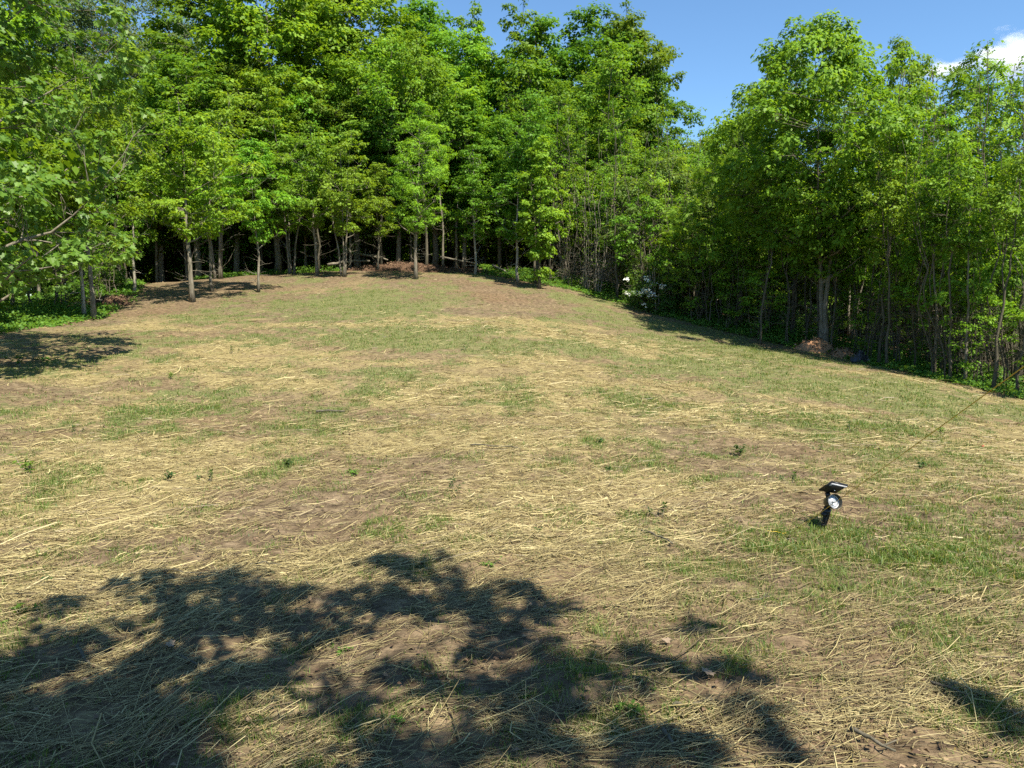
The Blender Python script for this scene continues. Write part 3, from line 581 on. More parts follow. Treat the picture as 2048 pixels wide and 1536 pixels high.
for (kd, u, v, d, tp, lab) in [('pole1', 1775, 735, 20.8, 330, "dark straight trunk right of the black plastic sheet"), ('pole3', 1868, 748, 19.6, 330, "dark trunk with a slight bend, between two forked trunks on the right"), ('pole2', 1900, 760, 18.8, 280, "forked leaning dark trunk with bright leaves, near the right edge"),
        ('pole1', 1985, 780, 17.6, 330, "dark leaning trunk beside the yellow string at the right edge"), ('pole2', 1520, 690, 24.6, 330, "dark trunk at the left end of the right-hand thicket"), ('pole3', 1930, 764, 18.6, 350, "slim dark trunk just right of the forked leaning trunk")]:
    at_px(kd, u, v, d, tp, lab, RG, name='slim_tree')

# ---- trunks standing in the shade: individuals, labelled by place once all are known
random.seed(5)
LM = [(-400, "the picture's left edge"), (185, "the pale trunk at the left edge"), (385, "the thickest crest tree"), (517, "the lone slim crest tree"), (688, "the multi-stem clump"), (832, "the leaning feathery tree"), (1036, "the slender pale trunk"), (1240, "the bare brush"), (1400, "the willow-like tree"), (1648, "the twin-trunked spreading tree"), (1775, "the dark straight trunk"), (1900, "the forked leaning trunk"), (3000, "the picture's right edge")]
auto = []
def spot_ok(x, y, used, dm):
    return all((x - a) ** 2 + (y - b) ** 2 > dm * dm for a, b in used)
used = []
def scatter(n, urange, drange, kinds, tops, cat, name, fam, group, dm=.7, out=.5, sx=(.9, 1.1), omax=99):
    c = 0; tr_ = 0
    while c < n and tr_ < n * 60:
        tr_ += 1; u = random.uniform(*urange); d = random.uniform(*drange); x = (u - 1024) / FPX * d
        e_ = float(edge_dist(np.array([x]), np.array([d]))[0])
        if e_ < out or e_ > omax or not spot_ok(x, d, used, dm): continue
        used.append((x, d)); kd = random.choice(kinds); H = random.uniform(*tops)
        o = tree(kd, x, d, H, None, group, sxy=random.uniform(*sx), cat=cat, name=name); auto.append((o, fam, u, d)); c += 1
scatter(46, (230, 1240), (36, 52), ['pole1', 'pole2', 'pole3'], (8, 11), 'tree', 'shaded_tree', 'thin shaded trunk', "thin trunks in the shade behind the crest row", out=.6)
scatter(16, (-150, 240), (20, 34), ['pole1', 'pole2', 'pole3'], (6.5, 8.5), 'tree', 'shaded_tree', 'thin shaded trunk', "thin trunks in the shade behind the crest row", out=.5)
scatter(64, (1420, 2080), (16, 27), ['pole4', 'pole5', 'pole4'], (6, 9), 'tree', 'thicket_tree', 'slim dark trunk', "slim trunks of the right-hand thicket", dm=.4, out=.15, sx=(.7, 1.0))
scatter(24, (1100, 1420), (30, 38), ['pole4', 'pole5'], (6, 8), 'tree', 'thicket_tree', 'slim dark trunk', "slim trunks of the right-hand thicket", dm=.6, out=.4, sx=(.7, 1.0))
scatter(40, (1260, 2180), (24, 46), ['bush1', 'sap3', 'willow', 'bush1', 'low'], (3.5, 7), 'tree', 'understorey_tree', 'leafy sunlit understorey tree', "leafy understorey trees beyond the right-hand trunks", dm=1.6, out=2.5, sx=(1.0, 1.3))
scatter(30, (-500, 260), (17, 50), ['bush1', 'sap3', 'sap2', 'low', 'tall1'], (3.5, 8), 'tree', 'understorey_tree', 'leafy understorey tree', "leafy understorey trees on the left", dm=1.5, out=2.0, sx=(1.0, 1.2))
scatter(34, (80, 760), (42, 54), ['bush1', 'low', 'sap3'], (4, 7), 'tree', 'understorey_tree', 'shaded low tree', "shaded low trees behind the left of the crest", dm=1.3, out=3, sx=(1.3, 1.6))
scatter(46, (150, 1300), (53, 72), ['bush1', 'low', 'bush1'], (5, 8), 'tree', 'understorey_tree', 'dim leafy understorey tree', "dim understorey trees deep in the wood", dm=2.0, out=3, sx=(1.4, 1.8))
scatter(22, (960, 1420), (42, 52), ['bush1', 'low', 'sap3'], (4, 6.5), 'tree', 'understorey_tree', 'dim low tree', "dim low trees behind the right of the crest", dm=1.4, out=3, sx=(1.3, 1.6))
scatter(30, (1150, 1750), (42, 75), ['bush1', 'tall1', 'low'], (6, 9), 'tree', 'understorey_tree', 'far leafy tree', "far low trees beyond the right-hand wood", dm=2.0, out=3, sx=(1.3, 1.6))
scatter(12, (1130, 1320), (31.5, 36), ['brush'], (3.2, 5.5), 'bush', 'bare_brush', 'bare twiggy brown bush', "bare brown brush right of centre", dm=.6, out=.4, sx=(.8, 1.1))
scatter(13, (1290, 2060), (15.5, 30), ['low', 'rose', 'rose'], (.6, 1.4), 'bush', 'low_bush', 'low leafy bush', "low bushes along the right-hand border", dm=.9, out=.2, sx=(.9, 1.2))
scatter(9, (-60, 330), (19, 33), ['low', 'rose'], (.6, 1.3), 'bush', 'low_bush', 'low leafy bush', "low bushes along the left-hand border", dm=.8, out=.15, sx=(1, 1.3))
scatter(28, (1250, 2090), (15.5, 32), ['airy1', 'airy2'], (2.2, 5.0), 'bush', 'airy_bush', 'thin airy leafy bush', "airy leafy bushes among the right-hand trunks", dm=.45, out=.25, sx=(.9, 1.3), omax=2.6)
scatter(10, (-60, 300), (19, 33), ['airy1', 'airy2'], (2.0, 4.0), 'bush', 'airy_bush', 'thin airy leafy bush', "airy leafy bushes among the left-hand trunks", dm=.5, out=.3, sx=(.9, 1.3))
scatter(12, (2120, 3300), (11, 16), ['bush1', 'sap3', 'airy1', 'sap2'], (3.0, 5.5), 'tree', 'edge_tree', 'small leafy tree beyond the right edge', "small trees just beyond the right edge of the view", dm=1.0, out=.6, sx=(1.0, 1.3))
ORD = ["first", "second", "third", "fourth", "fifth", "sixth", "seventh", "eighth", "ninth", "tenth", "eleventh", "twelfth", "thirteenth", "fourteenth", "fifteenth", "sixteenth", "seventeenth", "eighteenth", "nineteenth", "twentieth", "twenty-first", "twenty-second", "twenty-third", "twenty-fourth", "twenty-fifth", "twenty-sixth", "twenty-seventh", "twenty-eighth", "twenty-ninth", "thirtieth"] + [f"{k}th" for k in range(31, 90)]
for o in list(sc.objects):
    if o.parent is None and o.get('category') == 'tree' and not o.get('label'):
        u = 1024 + FPX * o.location.x / o.location.y
        auto.append((o, 'mid-height tree behind the crest row' if o.name.startswith('middle') else 'tall rearmost tree' if o.name.startswith('rear') else 'tree', u, 0)) if not any(o is a[0] for a in auto) else None
from collections import defaultdict
bk = defaultdict(list)
for a in auto:
    k_ = max([i for i, (u0, _) in enumerate(LM[:-1]) if u0 <= a[2]] + [0]); bk[(a[1], k_)].append(a)
for (fam, k_), L_ in bk.items():
    for n_, a in enumerate(sorted(L_, key=lambda q: q[2])):
        A_, B_ = LM[k_][1], LM[k_ + 1][1]
        if fam.startswith('mid'): a[0]['label'] = f"{ORD[n_]} mid-height green crown counting right from {A_}"
        else: a[0]['label'] = f"{ORD[n_]} {fam} counting right from {A_}"
        if 'rank' in a[0]: del a[0]['rank']
for o in sc.objects:
    if 'rank' in o: del o['rank']

# white-flowering shrub
pf = P(1312, 625, 29.5)
fl = tree('rose', pf[0] + .1, 29.6, 1.9, "white flowering shrub at the right border of the clearing", cat='shrub', name='flowering_shrub', sxy=1.1)
Rq = np.random.default_rng(90); cc = Rq.normal(0, 1, (16, 3)) * [.38, .3, .28] + [0, -.45, .85]
V, F, T = foliage(Rq, cc, np.full(16, .15), 22, 'round', .075, (0, 0)); link('blossom', mk_mesh('blossom', V, [F], M['flower'], {"tint": ('FACE', T)}), fl)

# ------------------------------------------------------------------ near broad-leaved tree at the left edge
def rfn(t): return 3.55 * (min(t / .12, 1) ** .5) * (1 - .45 * t) if 0 < t < 1 else 0
PR['broad'] = gen_tree('broad', 41, 9.5, 1.35, rfn, 300, .50, 74, 'lobed', .125, M['broad'], M['bark'], r0=.11, nlimb=24, inner=.05, dead=3, droop=.6, wobr=.14)
tree('broad', -9.9, 13.4, 9.5, "near tree with large lobed leaves hanging in from the left edge", cat='tree', name='broadleaf_tree', rot=1.0)

# ------------------------------------------------------------------ shade tree behind the camera: its crown throws the foreground shadow
def shade_tree():
    R = np.random.default_rng(77); G = Geo(); H = 8.5
    tx, ty = .47, -2.0
    n = 14; t = np.linspace(0, 1, n); tr_ = np.c_[tx + .5 * t ** 1.5 + R.normal(0, .03, n), ty + .9 * t ** 1.5 + R.normal(0, .03, n), t * H]; tr_[0, 2] = -.2
    rd = .17 * (1 - t) ** .8 + .01; G.tube(tr_, rd, 10)
    T = [(450, 1235, .34), (730, 1195, .3), (430, 1390, .3), (300, 1190, .3), (400, 1175, .34), (480, 1190, .36), (560, 1190, .28), (350, 1250, .36), (580, 1240, .32), (770, 1130, .26), (850, 1135, .3), (930, 1165, .28), (830, 1210, .36), (930, 1220, .34), (1040, 1190, .22), (1100, 1220, .26),
         (680, 1250, .34), (1000, 1270, .28), (120, 1300, .3), (60, 1340, .4), (320, 1340, .4), (100, 1440, .45), (250, 1440, .45), (50, 1520, .45), (550, 1340, .34), 
         (350, 1520, .4), (800, 1360, .18), (900, 1390, .16), (960, 1340, .24), (1060, 1300, .2), (1080, 1370, .2), (1380, 1245, .17), (1250, 1310, .18), (1330, 1340, .16), (1460, 1340, .14), (1180, 1360, .16), (760, 1500, .2), (1250, 1480, .18), (1340, 1500, .18),
         (1560, 1500, .16), (1480, 1430, .12), (1900, 1395, .10), (1960, 1415, .13), (2030, 1440, .15), (2100, 1460, .2), (130, 1230, .2), (900, 1500, .14), (1050, 1500, .18), (680, 1420, .16), (-100, 1400, .5), (-80, 1520, .5), (-300, 1400, .5), (-100, 1620, .5), (150, 1640, .5), (400, 1650, .5), (700, 1650, .4)]
    cen = []; cr = []
    for (u, v, r_) in T:
        b = (v - 768) / FPX; rr_ = ray(u, v); tt_ = CZ / -rr_[2]; g = np.array([rr_[0] * tt_, rr_[1] * tt_, 0.])
        h = R.uniform(3.6, 6.6); cen.append(g + SUN * (h / SUN[2])); cr.append(r_ * 1.0)
    for q in range(26): cen.append(np.array([tx + R.normal(1.0, 1.2), ty + R.normal(-1.0, .9), R.uniform(5.5, 8.8)])); cr.append(.6)
    cen = np.array(cen); cr = np.array(cr); S = [tr_[4:]]; SR = [rd[4:]]
    order = np.argsort(np.linalg.norm(cen - tr_[8], axis=1))
    for i_ in order:
        c = cen[i_]; A = np.concatenate(S); B = np.concatenate(SR); dd = np.linalg.norm(A - c, axis=1) + np.maximum(0, A[:, 2] - c[2]) * 2 + 2 * (B < .012)
        j_ = np.argmin(dd); p = curve(R, A[j_], c, 6, .03, .03); b = max(min(B[j_] * .62, .05), .010); rr_ = np.linspace(b, max(b * .5, .006), 6); G.tube(p, rr_, 5, False); S.append(p[1:]); SR.append(rr_[1:])
    cr = cr * .84; nl = (215 * (cr / .35) ** 2).astype(int) + 14
    V, F, Tn = foliage(R, cen, cr, nl, 'oval', .105, (tx, ty), flat=.8)
    o = bpy.data.objects.new('shade_tree', None); sc.collection.objects.link(o); o.location = (tx, ty, 0)
    sh = np.array([tx, ty, 0]); 
    G.V = [v_ - sh for v_ in G.V]
    link('trunk', G.mesh('shade_trunk', M['bark'], True), o); link('crown', mk_mesh('shade_crown', V - sh, [F], M['maple'], {"tint": ('FACE', Tn)}), o)
    tag(o, "leafy tree behind the viewer that shades the straw in the foreground", "tree"); return tr_
TRK = shade_tree()

# ------------------------------------------------------------------ undergrowth on the borders of the clearing
def undergrowth():
    R = np.random.default_rng(55); n = 90000
    u = R.uniform(-250, 2300, n); d = R.uniform(12, 44, n); x = (u - 1024) / FPX * d; y = d
    e = edge_dist(x, y); m = fbm(x * .5, y * .5, 101)
    right = (u > 930); left = (u < 520)
    w_ = np.where(right, 1.0, np.where(left, .9, .45)); k = (e > -.5 + .5 * m) & (e < 2.2 + 2.5 * m) & (R.random(n) < w_ * sst(.25, .5, m) * np.where(e < 0, .55, 1)) & ~((u > 690) & (u < 960))
    k &= ~((u > 290) & (u < 400) & (d > 29))
    x, y, e = x[k], y[k], e[k]; per = 9; x = np.repeat(x, per) + R.normal(0, .08, len(x) * per); y = np.repeat(y, per) + R.normal(0, .08, len(y) * per); e = np.repeat(e, per); n = len(x)
    hmax = .10 + .30 * sst(0, 2, e); z = gz(x, y) + R.random(n) * hmax
    p = np.c_[x, y, z]; nr_ = unit(np.array([0, -.1, 1.0]) + R.normal(0, .45, (n, 3))); dd = unit(R.normal(0, 1, (n, 3)) * [1, 1, .4])
    V, F = leaf_quads(p, dd, nr_, R.uniform(.05, .12, n), .3); T = np.clip(R.normal(.65, .22, n) + (fbm(x, y, 7) - .5) * .5, 0, 1)
    me = mk_mesh('undergrowth', V, [F], M['weed'], {"tint": ('FACE', T)}); tag(link('undergrowth', me), "low leafy undergrowth along the borders of the clearing", "undergrowth", kind='stuff')
    # dead leaves
    n = 60000; u = R.uniform(-250, 2300, n); d = R.uniform(14, 50, n); x = (u - 1024) / FPX * d; y = d; e = edge_dist(x, y)
    k = (e > -.2); x, y = x[k], y[k]; n = len(x); p = np.c_[x, y, gz(x, y) + .01 + R.random(n) * .02]
    V, F = leaf_quads(p, unit(R.normal(0, 1, (n, 3)) * [1, 1, .15]), unit(np.array([0, 0, 1.0]) + R.normal(0, .3, (n, 3))), R.uniform(.06, .12, n), .35)
    tag(link('leaf_litter', mk_mesh('leaf_litter', V, [F], M['litter'], {"tint": ('FACE', R.random(n))})), "brown leaf litter under the trees", "leaf litter", kind='stuff')
undergrowth()

# ------------------------------------------------------------------ mounds, logs, sheet
def mound(name, c, rx, ry, h, label, mat, chips, chipm, seed, base=-.1):
    R = np.random.default_rng(seed); n = 60; m = 40
    a = np.linspace(-1.15, 1.15, n); b = np.linspace(-1.15, 1.15, m); A, B = np.meshgrid(a, b, indexing='ij')
    rr_ = np.hypot(A, B); X = A * rx; Y = B * ry
    N_ = fbm(X * 1.1 + seed, Y * 1.1, seed, 3); N2 = fbm(X * 5 + seed, Y * 5, seed + 3, 4)
    Z = h * np.clip(1 - rr_ ** 1.7, -.4, 1) * (.55 + .9 * N_) + (N2 - .5) * h * .42; Z = np.where(rr_ > 1.0, np.minimum(Z, -.05), Z)
    W = np.c_[(X + c[0]).ravel(), (Y + c[1]).ravel()]; z = gz0(W[:, 0], W[:, 1]) + Z.ravel() + .0
    z0 = float(gz0(c[0], c[1])); V = np.c_[X.ravel(), Y.ravel(), z - z0]
    i_ = np.arange(n - 1)[:, None] * m; j_ = np.arange(m - 1)[None]; F = np.stack([i_ + j_, i_ + m + j_, i_ + m + j_ + 1, i_ + j_ + 1], -1).reshape(-1, 4)
    o = bpy.data.objects.new(name, None); sc.collection.objects.link(o); o.location = (c[0], c[1], z0); tag(o, label, "mound")
    link('heap', mk_mesh(name, V, [F], mat, None, True), o)
    q = R.integers(0, len(V), chips); q = q[Z.ravel()[q] > 0]; p = V[q] + R.normal(0, .04, (len(q), 3)) * [1, 1, .4] + [0, 0, .02]
    V2, F2 = leaf_quads(p, unit(R.normal(0, 1, (len(q), 3)) * [1, 1, .5]), unit(np.array([0, -.2, 1.0]) + R.normal(0, .6, (len(q), 3))), R.uniform(.04, .12, len(q)), .25, .15)
    link('debris', mk_mesh(name + '_debris', V2, [F2], chipm, {"tint": ('FACE', R.random(len(q)))}), o, None); o.children[-1]['kind'] = 'stuff'
    return o
M['darklitter'] = striped('heap_litter', 'tint', [(0, (.04, .024, .015)), (.6, (.10, .058, .034)), (1, (.26, .17, .10))], .85, .05, (1, .9, .7))
M['mulch'] = plain("brown_leaf_heap", (.09, .055, .034), .95, .1, 0, .05, 14); M['clay'] = plain("reddish_clay", (.36, .20, .11), .95, .1, 0, .05, 9)
p = P(800, 538, 37.6); mound('leaf_mound', (p[0], 38.2), 3.0, .9, .42, "brown mound of raked leaves and soil behind the leaning feathery tree", M['mulch'], 2600, M['darklitter'], 5)
p = P(925, 545, 36); mound('leaf_mound', (p[0], 37.0), 1.6, .6, .2, "low tail of brown leaves and soil right of the big leaf mound", M['mulch'], 1500, M['darklitter'], 6)
p = P(1640, 708, 23.6); mound('dirt_mound', (p[0], 23.9), .65, .5, .42, "reddish dirt pile at the foot of the spreading tree", M['clay'], 500, M['litter'], 8)
p = P(1692, 722, 22.8); mound('dirt_mound', (p[0], 23.0), .5, .35, .2, "low rubble heap between the reddish dirt pile and the black sheet", M['clay'], 500, M['litter'], 9)
p = P(205, 612, 26); mound('brush_pile', (p[0], 26.4), .7, .5, .35, "small dark brush pile beside the pale trunks at the left", M['mulch'], 900, M['darklitter'], 12)
# crumpled black sheet
n = 34; A, B = np.meshgrid(np.linspace(-1, 1, n), np.linspace(-1, 1, n), indexing='ij'); X = A * .30 + (fbm(A * 2, B * 2, 3) - .5) * .2; Y = B * .22
Z = .30 * np.clip(1 - (A ** 2 + B ** 2) ** .9, 0, 1) * (.4 + fbm(A * 3, B * 3, 9)) + np.abs(fbm(A * 5, B * 5, 19) - .5) * .16
i_ = np.arange(n - 1)[:, None] * n; j_ = np.arange(n - 1)[None]; F = np.stack([i_ + j_, i_ + n + j_, i_ + n + j_ + 1, i_ + j_ + 1], -1).reshape(-1, 4)
M['black'] = plain("black_plastic_film", (.018, .018, .022), .28, .6)
p = P(1720, 738, 21.6); tag(link('plastic_sheet', mk_mesh('plastic_sheet', np.c_[X.ravel(), Y.ravel(), Z.ravel()], [F], M['black']), None, (p[0], 21.7, float(gz(p[0], 21.7)) + .0)), "crumpled black plastic sheet at the clearing border on the right", "plastic sheet")
def log(a, b, r_, label, seed, mat='bark', nb=3):
    R = np.random.default_rng(seed); G = Geo(); a = np.array(a); b = np.array(b); c = (a + b) / 2
    p = curve(R, a - c, b - c, 9, .02, .03); G.tube(p, np.linspace(r_, r_ * .6, 9), 9)
    for q in range(nb):
        s_ = p[R.integers(2, 8)]; e = s_ + R.normal(0, 1, 3) * [.5, .3, .25] * (8 * r_) + [0, 0, 3 * r_]; G.tube(curve(R, s_, e, 4, .05, .06), np.linspace(r_ * .35, r_ * .12, 4), 5)
    tag(link('fallen_log', G.mesh('fallen_log', M[mat], True), None, tuple(c)), label, "log")
log(P(715, 508, 40), P(775, 520, 38.8), .07, "pale fallen log left of the leaf mound", 1, 'bark')
log(P(880, 514, 39), P(955, 528, 38), .055, "pale curved fallen log right of the leaf mound", 2, 'bark')
log(P(985, 530, 37), P(1035, 560, 36), .05, "thin fallen pole leaning in the shade left of the slender pale trunk", 3, 'twig')
log(P(655, 530, 39), P(740, 522, 39.5), .08, "dull grey log lying behind the multi-stem clump", 4, 'bark')

# ------------------------------------------------------------------ sticks and dead leaves on the straw
def stick(u0, v0, u1, v1, r_, label, seed, tw=1):
    R = np.random.default_rng(seed); a = ground_at(u0, v0); b = ground_at(u1, v1); c = (a + b) / 2; G = Geo(); n = 9; p = curve(R, a, b, n, 0, .04)
    p[:, 2] = gz(p[:, 0], p[:, 1]) + r_ + .014 + R.random() * .01; G.tube(p - c, r_ * (np.linspace(1, .55, n) + R.normal(0, .08, n)), 7)
    for q in range(tw):
        s_ = p[R.integers(3, 7)] - c; L = np.linalg.norm(b - a) * .3; G.tube(curve(R, s_, s_ + unit(R.normal(0, 1, 3) * [1, 1, .2]) * L + [0, 0, .01], 4, 0, .05), np.linspace(r_ * .5, r_ * .25, 4), 5)
    tag(link('stick', G.mesh('stick', M['barkd'], True), None, tuple(c)), label, "stick")
stick(1283, 1066, 1345, 1092, .009, "short thick brown stick on bright straw left of the solar spotlight", 1, 0)
stick(1345, 1424, 1428, 1412, .006, "thin brown stick lying level at the bottom, right of centre", 2)
stick(1325, 1478, 1345, 1510, .008, "stubby brown stick at the bottom edge, right of centre", 3, 0)
stick(255, 1162, 440, 1148, .006, "long thin stick along the upper edge of the left foreground shadow", 4)
stick(500, 1142, 565, 1135, .005, "short dark stick at the top of the left foreground shadow", 5, 0)
stick(632, 829, 690, 826, .018, "dark stick lying in the mid-left of the clearing", 6, 0)
stick(155, 1298, 180, 1330, .008, "stubby stick pointing at the viewer in the left foreground shadow", 7, 0)
stick(1500, 1202, 1540, 1194, .006, "crooked dark twig on the grass below the solar spotlight", 8)
stick(1700, 1480, 1790, 1524, .009, "dark stick in the straw at the lower right corner", 9)
stick(1860, 1376, 1930, 1400, .006, "thin dark twig above the branch shadow at the lower right", 10)
stick(940, 900, 1040, 906, .010, "long pale-dark stick lying level in mid clearing", 11, 0)
stick(350, 1310, 420, 1350, .006, "thin slanting stick inside the left foreground shadow", 12)
M['dead'] = plain("pale_dead_leaf", (.22, .165, .11), .8, .2, 0, .004, 60)
def dleaf(u, v, s_, label, seed):
    R = np.random.default_rng(seed); g = ground_at(u, v); d = unit(R.normal(0, 1, (1, 3)) * [1, 1, .1]); V, F = leaf_lobed(np.zeros((1, 3)), d, unit(np.array([[.2, -.3, 1.0]])), np.array([s_]))
    tag(link('dead_leaf', mk_mesh('dead_leaf', V, [F], M['dead']), None, (g[0], g[1], float(gz(g[0], g[1])) + .03)), label, "leaf")
dleaf(1414, 1355, .06, "pale curled dead leaf on the straw, lower right of centre", 1)
dleaf(1328, 1290, .045, "small tan dead leaf in the dappled shade near the centre right", 2)
dleaf(675, 1112, .04, "tan dead leaf at the upper rim of the foreground shadow", 3)
dleaf(350, 1300, .045, "whitish dead leaf inside the left foreground shadow", 4)
g = ground_at(1965, 897); G = Geo(); G.box((0, 0, .01), (.017, .007, .003)); G.box((.012, .006, .014), (.009, .008, .002), Matrix.Rotation(.5, 3, 'X'))
tag(link('scrap', G.mesh('scrap', plain('red_plastic', (.38, .05, .03), .5)), None, (g[0], g[1], float(gz(g[0], g[1])) + .02)), "tiny red plastic scrap on the straw near the right edge", "litter")

n = 38000; x, y, r_ = sample_polar(n, 1.3, 16, 1.0); g_, s_, l_, _ = masks(x, y); kk = (rng.random(n) < .35 + .65 * fbm(x * 3, y * 3, 303, 2) ** 2 * 2) & (l_ < .5); x, y, r_ = x[kk], y[kk], r_[kk]; n = len(x)
V, F = leaf_quads(np.c_[x, y, gz(x, y) + .006 + rng.random(n) * .02], unit(rng.normal(0, 1, (n, 3)) * [1, 1, .2]), unit(np.array([0, 0, 1.0]) + rng.normal(0, .45, (n, 3))), np.minimum(rng.lognormal(math.log(.015), .45, n), .032) * (1 + .3 * sst(4, 14, r_)), .32, .2)
tag(link('chaff', mk_mesh('chaff', V, [F], M['litter'], {"tint": ('FACE', rng.random(n) ** 1.6)})), "dark crumbs of bark and dead leaf between the straw", "chaff", kind='stuff')

# ------------------------------------------------------------------ weeds
def weed_mesh(seed, h, n, size, mat, kind='oval', spread=.1):
    R = np.random.default_rng(seed); G = Geo(); ends = []
    for q in range(max(3, n // 12)):
        e = np.array([R.normal(0, spread), R.normal(0, spread), h * R.uniform(.5, 1)]); p = curve(R, (0, 0, -.02), e, 5, 0, .08); G.tube(p, np.linspace(.004, .002, 5), 4, False); ends.append(p[2:])
    E = np.concatenate(ends); i_ = R.integers(0, len(E), n); p = E[i_] + R.normal(0, .01, (n, 3)); d = unit(R.normal(0, 1, (n, 3)) * [1, 1, .35] + [0, 0, .15])
    nr_ = unit(np.array([0, 0, 1.0]) + R.normal(0, .35, (n, 3))); V, F = leaf_quads(p, d, nr_, size * R.uniform(.6, 1.2, n), .16 if kind == 'narrow' else .3)
    return G.mesh('weed_stem', M['darkweed'] if False else M['twig']), mk_mesh('weed_leaves', V, [F], mat, {"tint": ('FACE', R.random(n))})
WM = [weed_mesh(1, .22, 60, .07, M['weed'], 'narrow', .09), weed_mesh(2, .10, 46, .05, M['darkweed'], 'oval', .08), weed_mesh(3, .06, 60, .06, M['weed'], 'oval', .10), weed_mesh(4, .16, 40, .06, M['darkweed'], 'narrow', .07)]
WL = [(62, 950, 0, 1.2, "leggy light green weed standing at the left edge"), (420, 965, 3, .9, "dark spiky weed left of centre in the straw"), (338, 960, 1, 1.0, "low dark weed left of the dark spiky weed"), (714, 946, 2, .9, "flat pale green weed rosette in mid clearing"), (907, 985, 3, .9, "small reddish-dark weed near the centre"),
      (1325, 1032, 3, .9, "dark spiky weed left of the solar spotlight"), (1480, 908, 1, 1.5, "low spreading green weed behind the solar spotlight"), (1585, 968, 3, .9, "dark weed tuft close left of the solar panel"), (1200, 890, 1, .9, "small dark weed right of the clearing's centre"), (1215, 945, 1, .8, "small low weed above the bright straw at centre right"),
      (1840, 935, 1, 1.0, "dark weed tuft right of and beyond the solar spotlight"), (40, 1240, 2, .8, "broad green weed in the left foreground"), (90, 1180, 1, .6, "tiny weed at the left foreground above the shadow"), (150, 870, 3, .8, "tiny dark weed far left in the mid clearing"), (930, 702, 3, 1.2, "dark tuft in the far grass beyond the centre"),
      (1880, 870, 0, .8, "upright weed near the right edge of the mid clearing"), (1700, 862, 3, 1.0, "dark upright weed on the right slope"), (680, 1300, 2, .45, "small clover-like weed inside the foreground shadow"), (980, 1135, 2, .5, "flat lobed weed just above the foreground shadow"), (1270, 1420, 2, .6, "bushy weed at the bottom, right of centre"),
      (805, 1440, 2, .4, "small dark green weed in the middle of the foreground"), (1060, 1405, 2, .4, "little weed beside bare soil at the bottom centre"), (575, 940, 1, 1.1, "low green weed patch left of the pale rosette"), (340, 760, 0, .8, "upright weed in the far left straw"), (40, 730, 0, 1.5, "weed clump below the dark shadow at the left edge"),
      (95, 722, 2, 1.6, "broad pale weed below the dark shadow at the left edge"), (465, 705, 3, 1.2, "dark tuft on the far left slope"), (1640, 905, 3, .7, "small dark weed behind and left of the solar panel"), (1075, 1065, 1, .6, "tiny weed at centre above the foreground shadow")]
for (u, v, k_, s_, lab) in WL:
    g = ground_at(u, v); o = bpy.data.objects.new('weed', None); sc.collection.objects.link(o); o.location = (g[0], g[1], float(gz(g[0], g[1]))); s_ *= .72; o.scale = (s_,) * 3; o.rotation_euler = (0, 0, random.uniform(0, 6))
    tag(o, lab, "weed", "weeds growing through the straw"); link('stem', WM[k_][0], o); link('leaves', WM[k_][1], o)

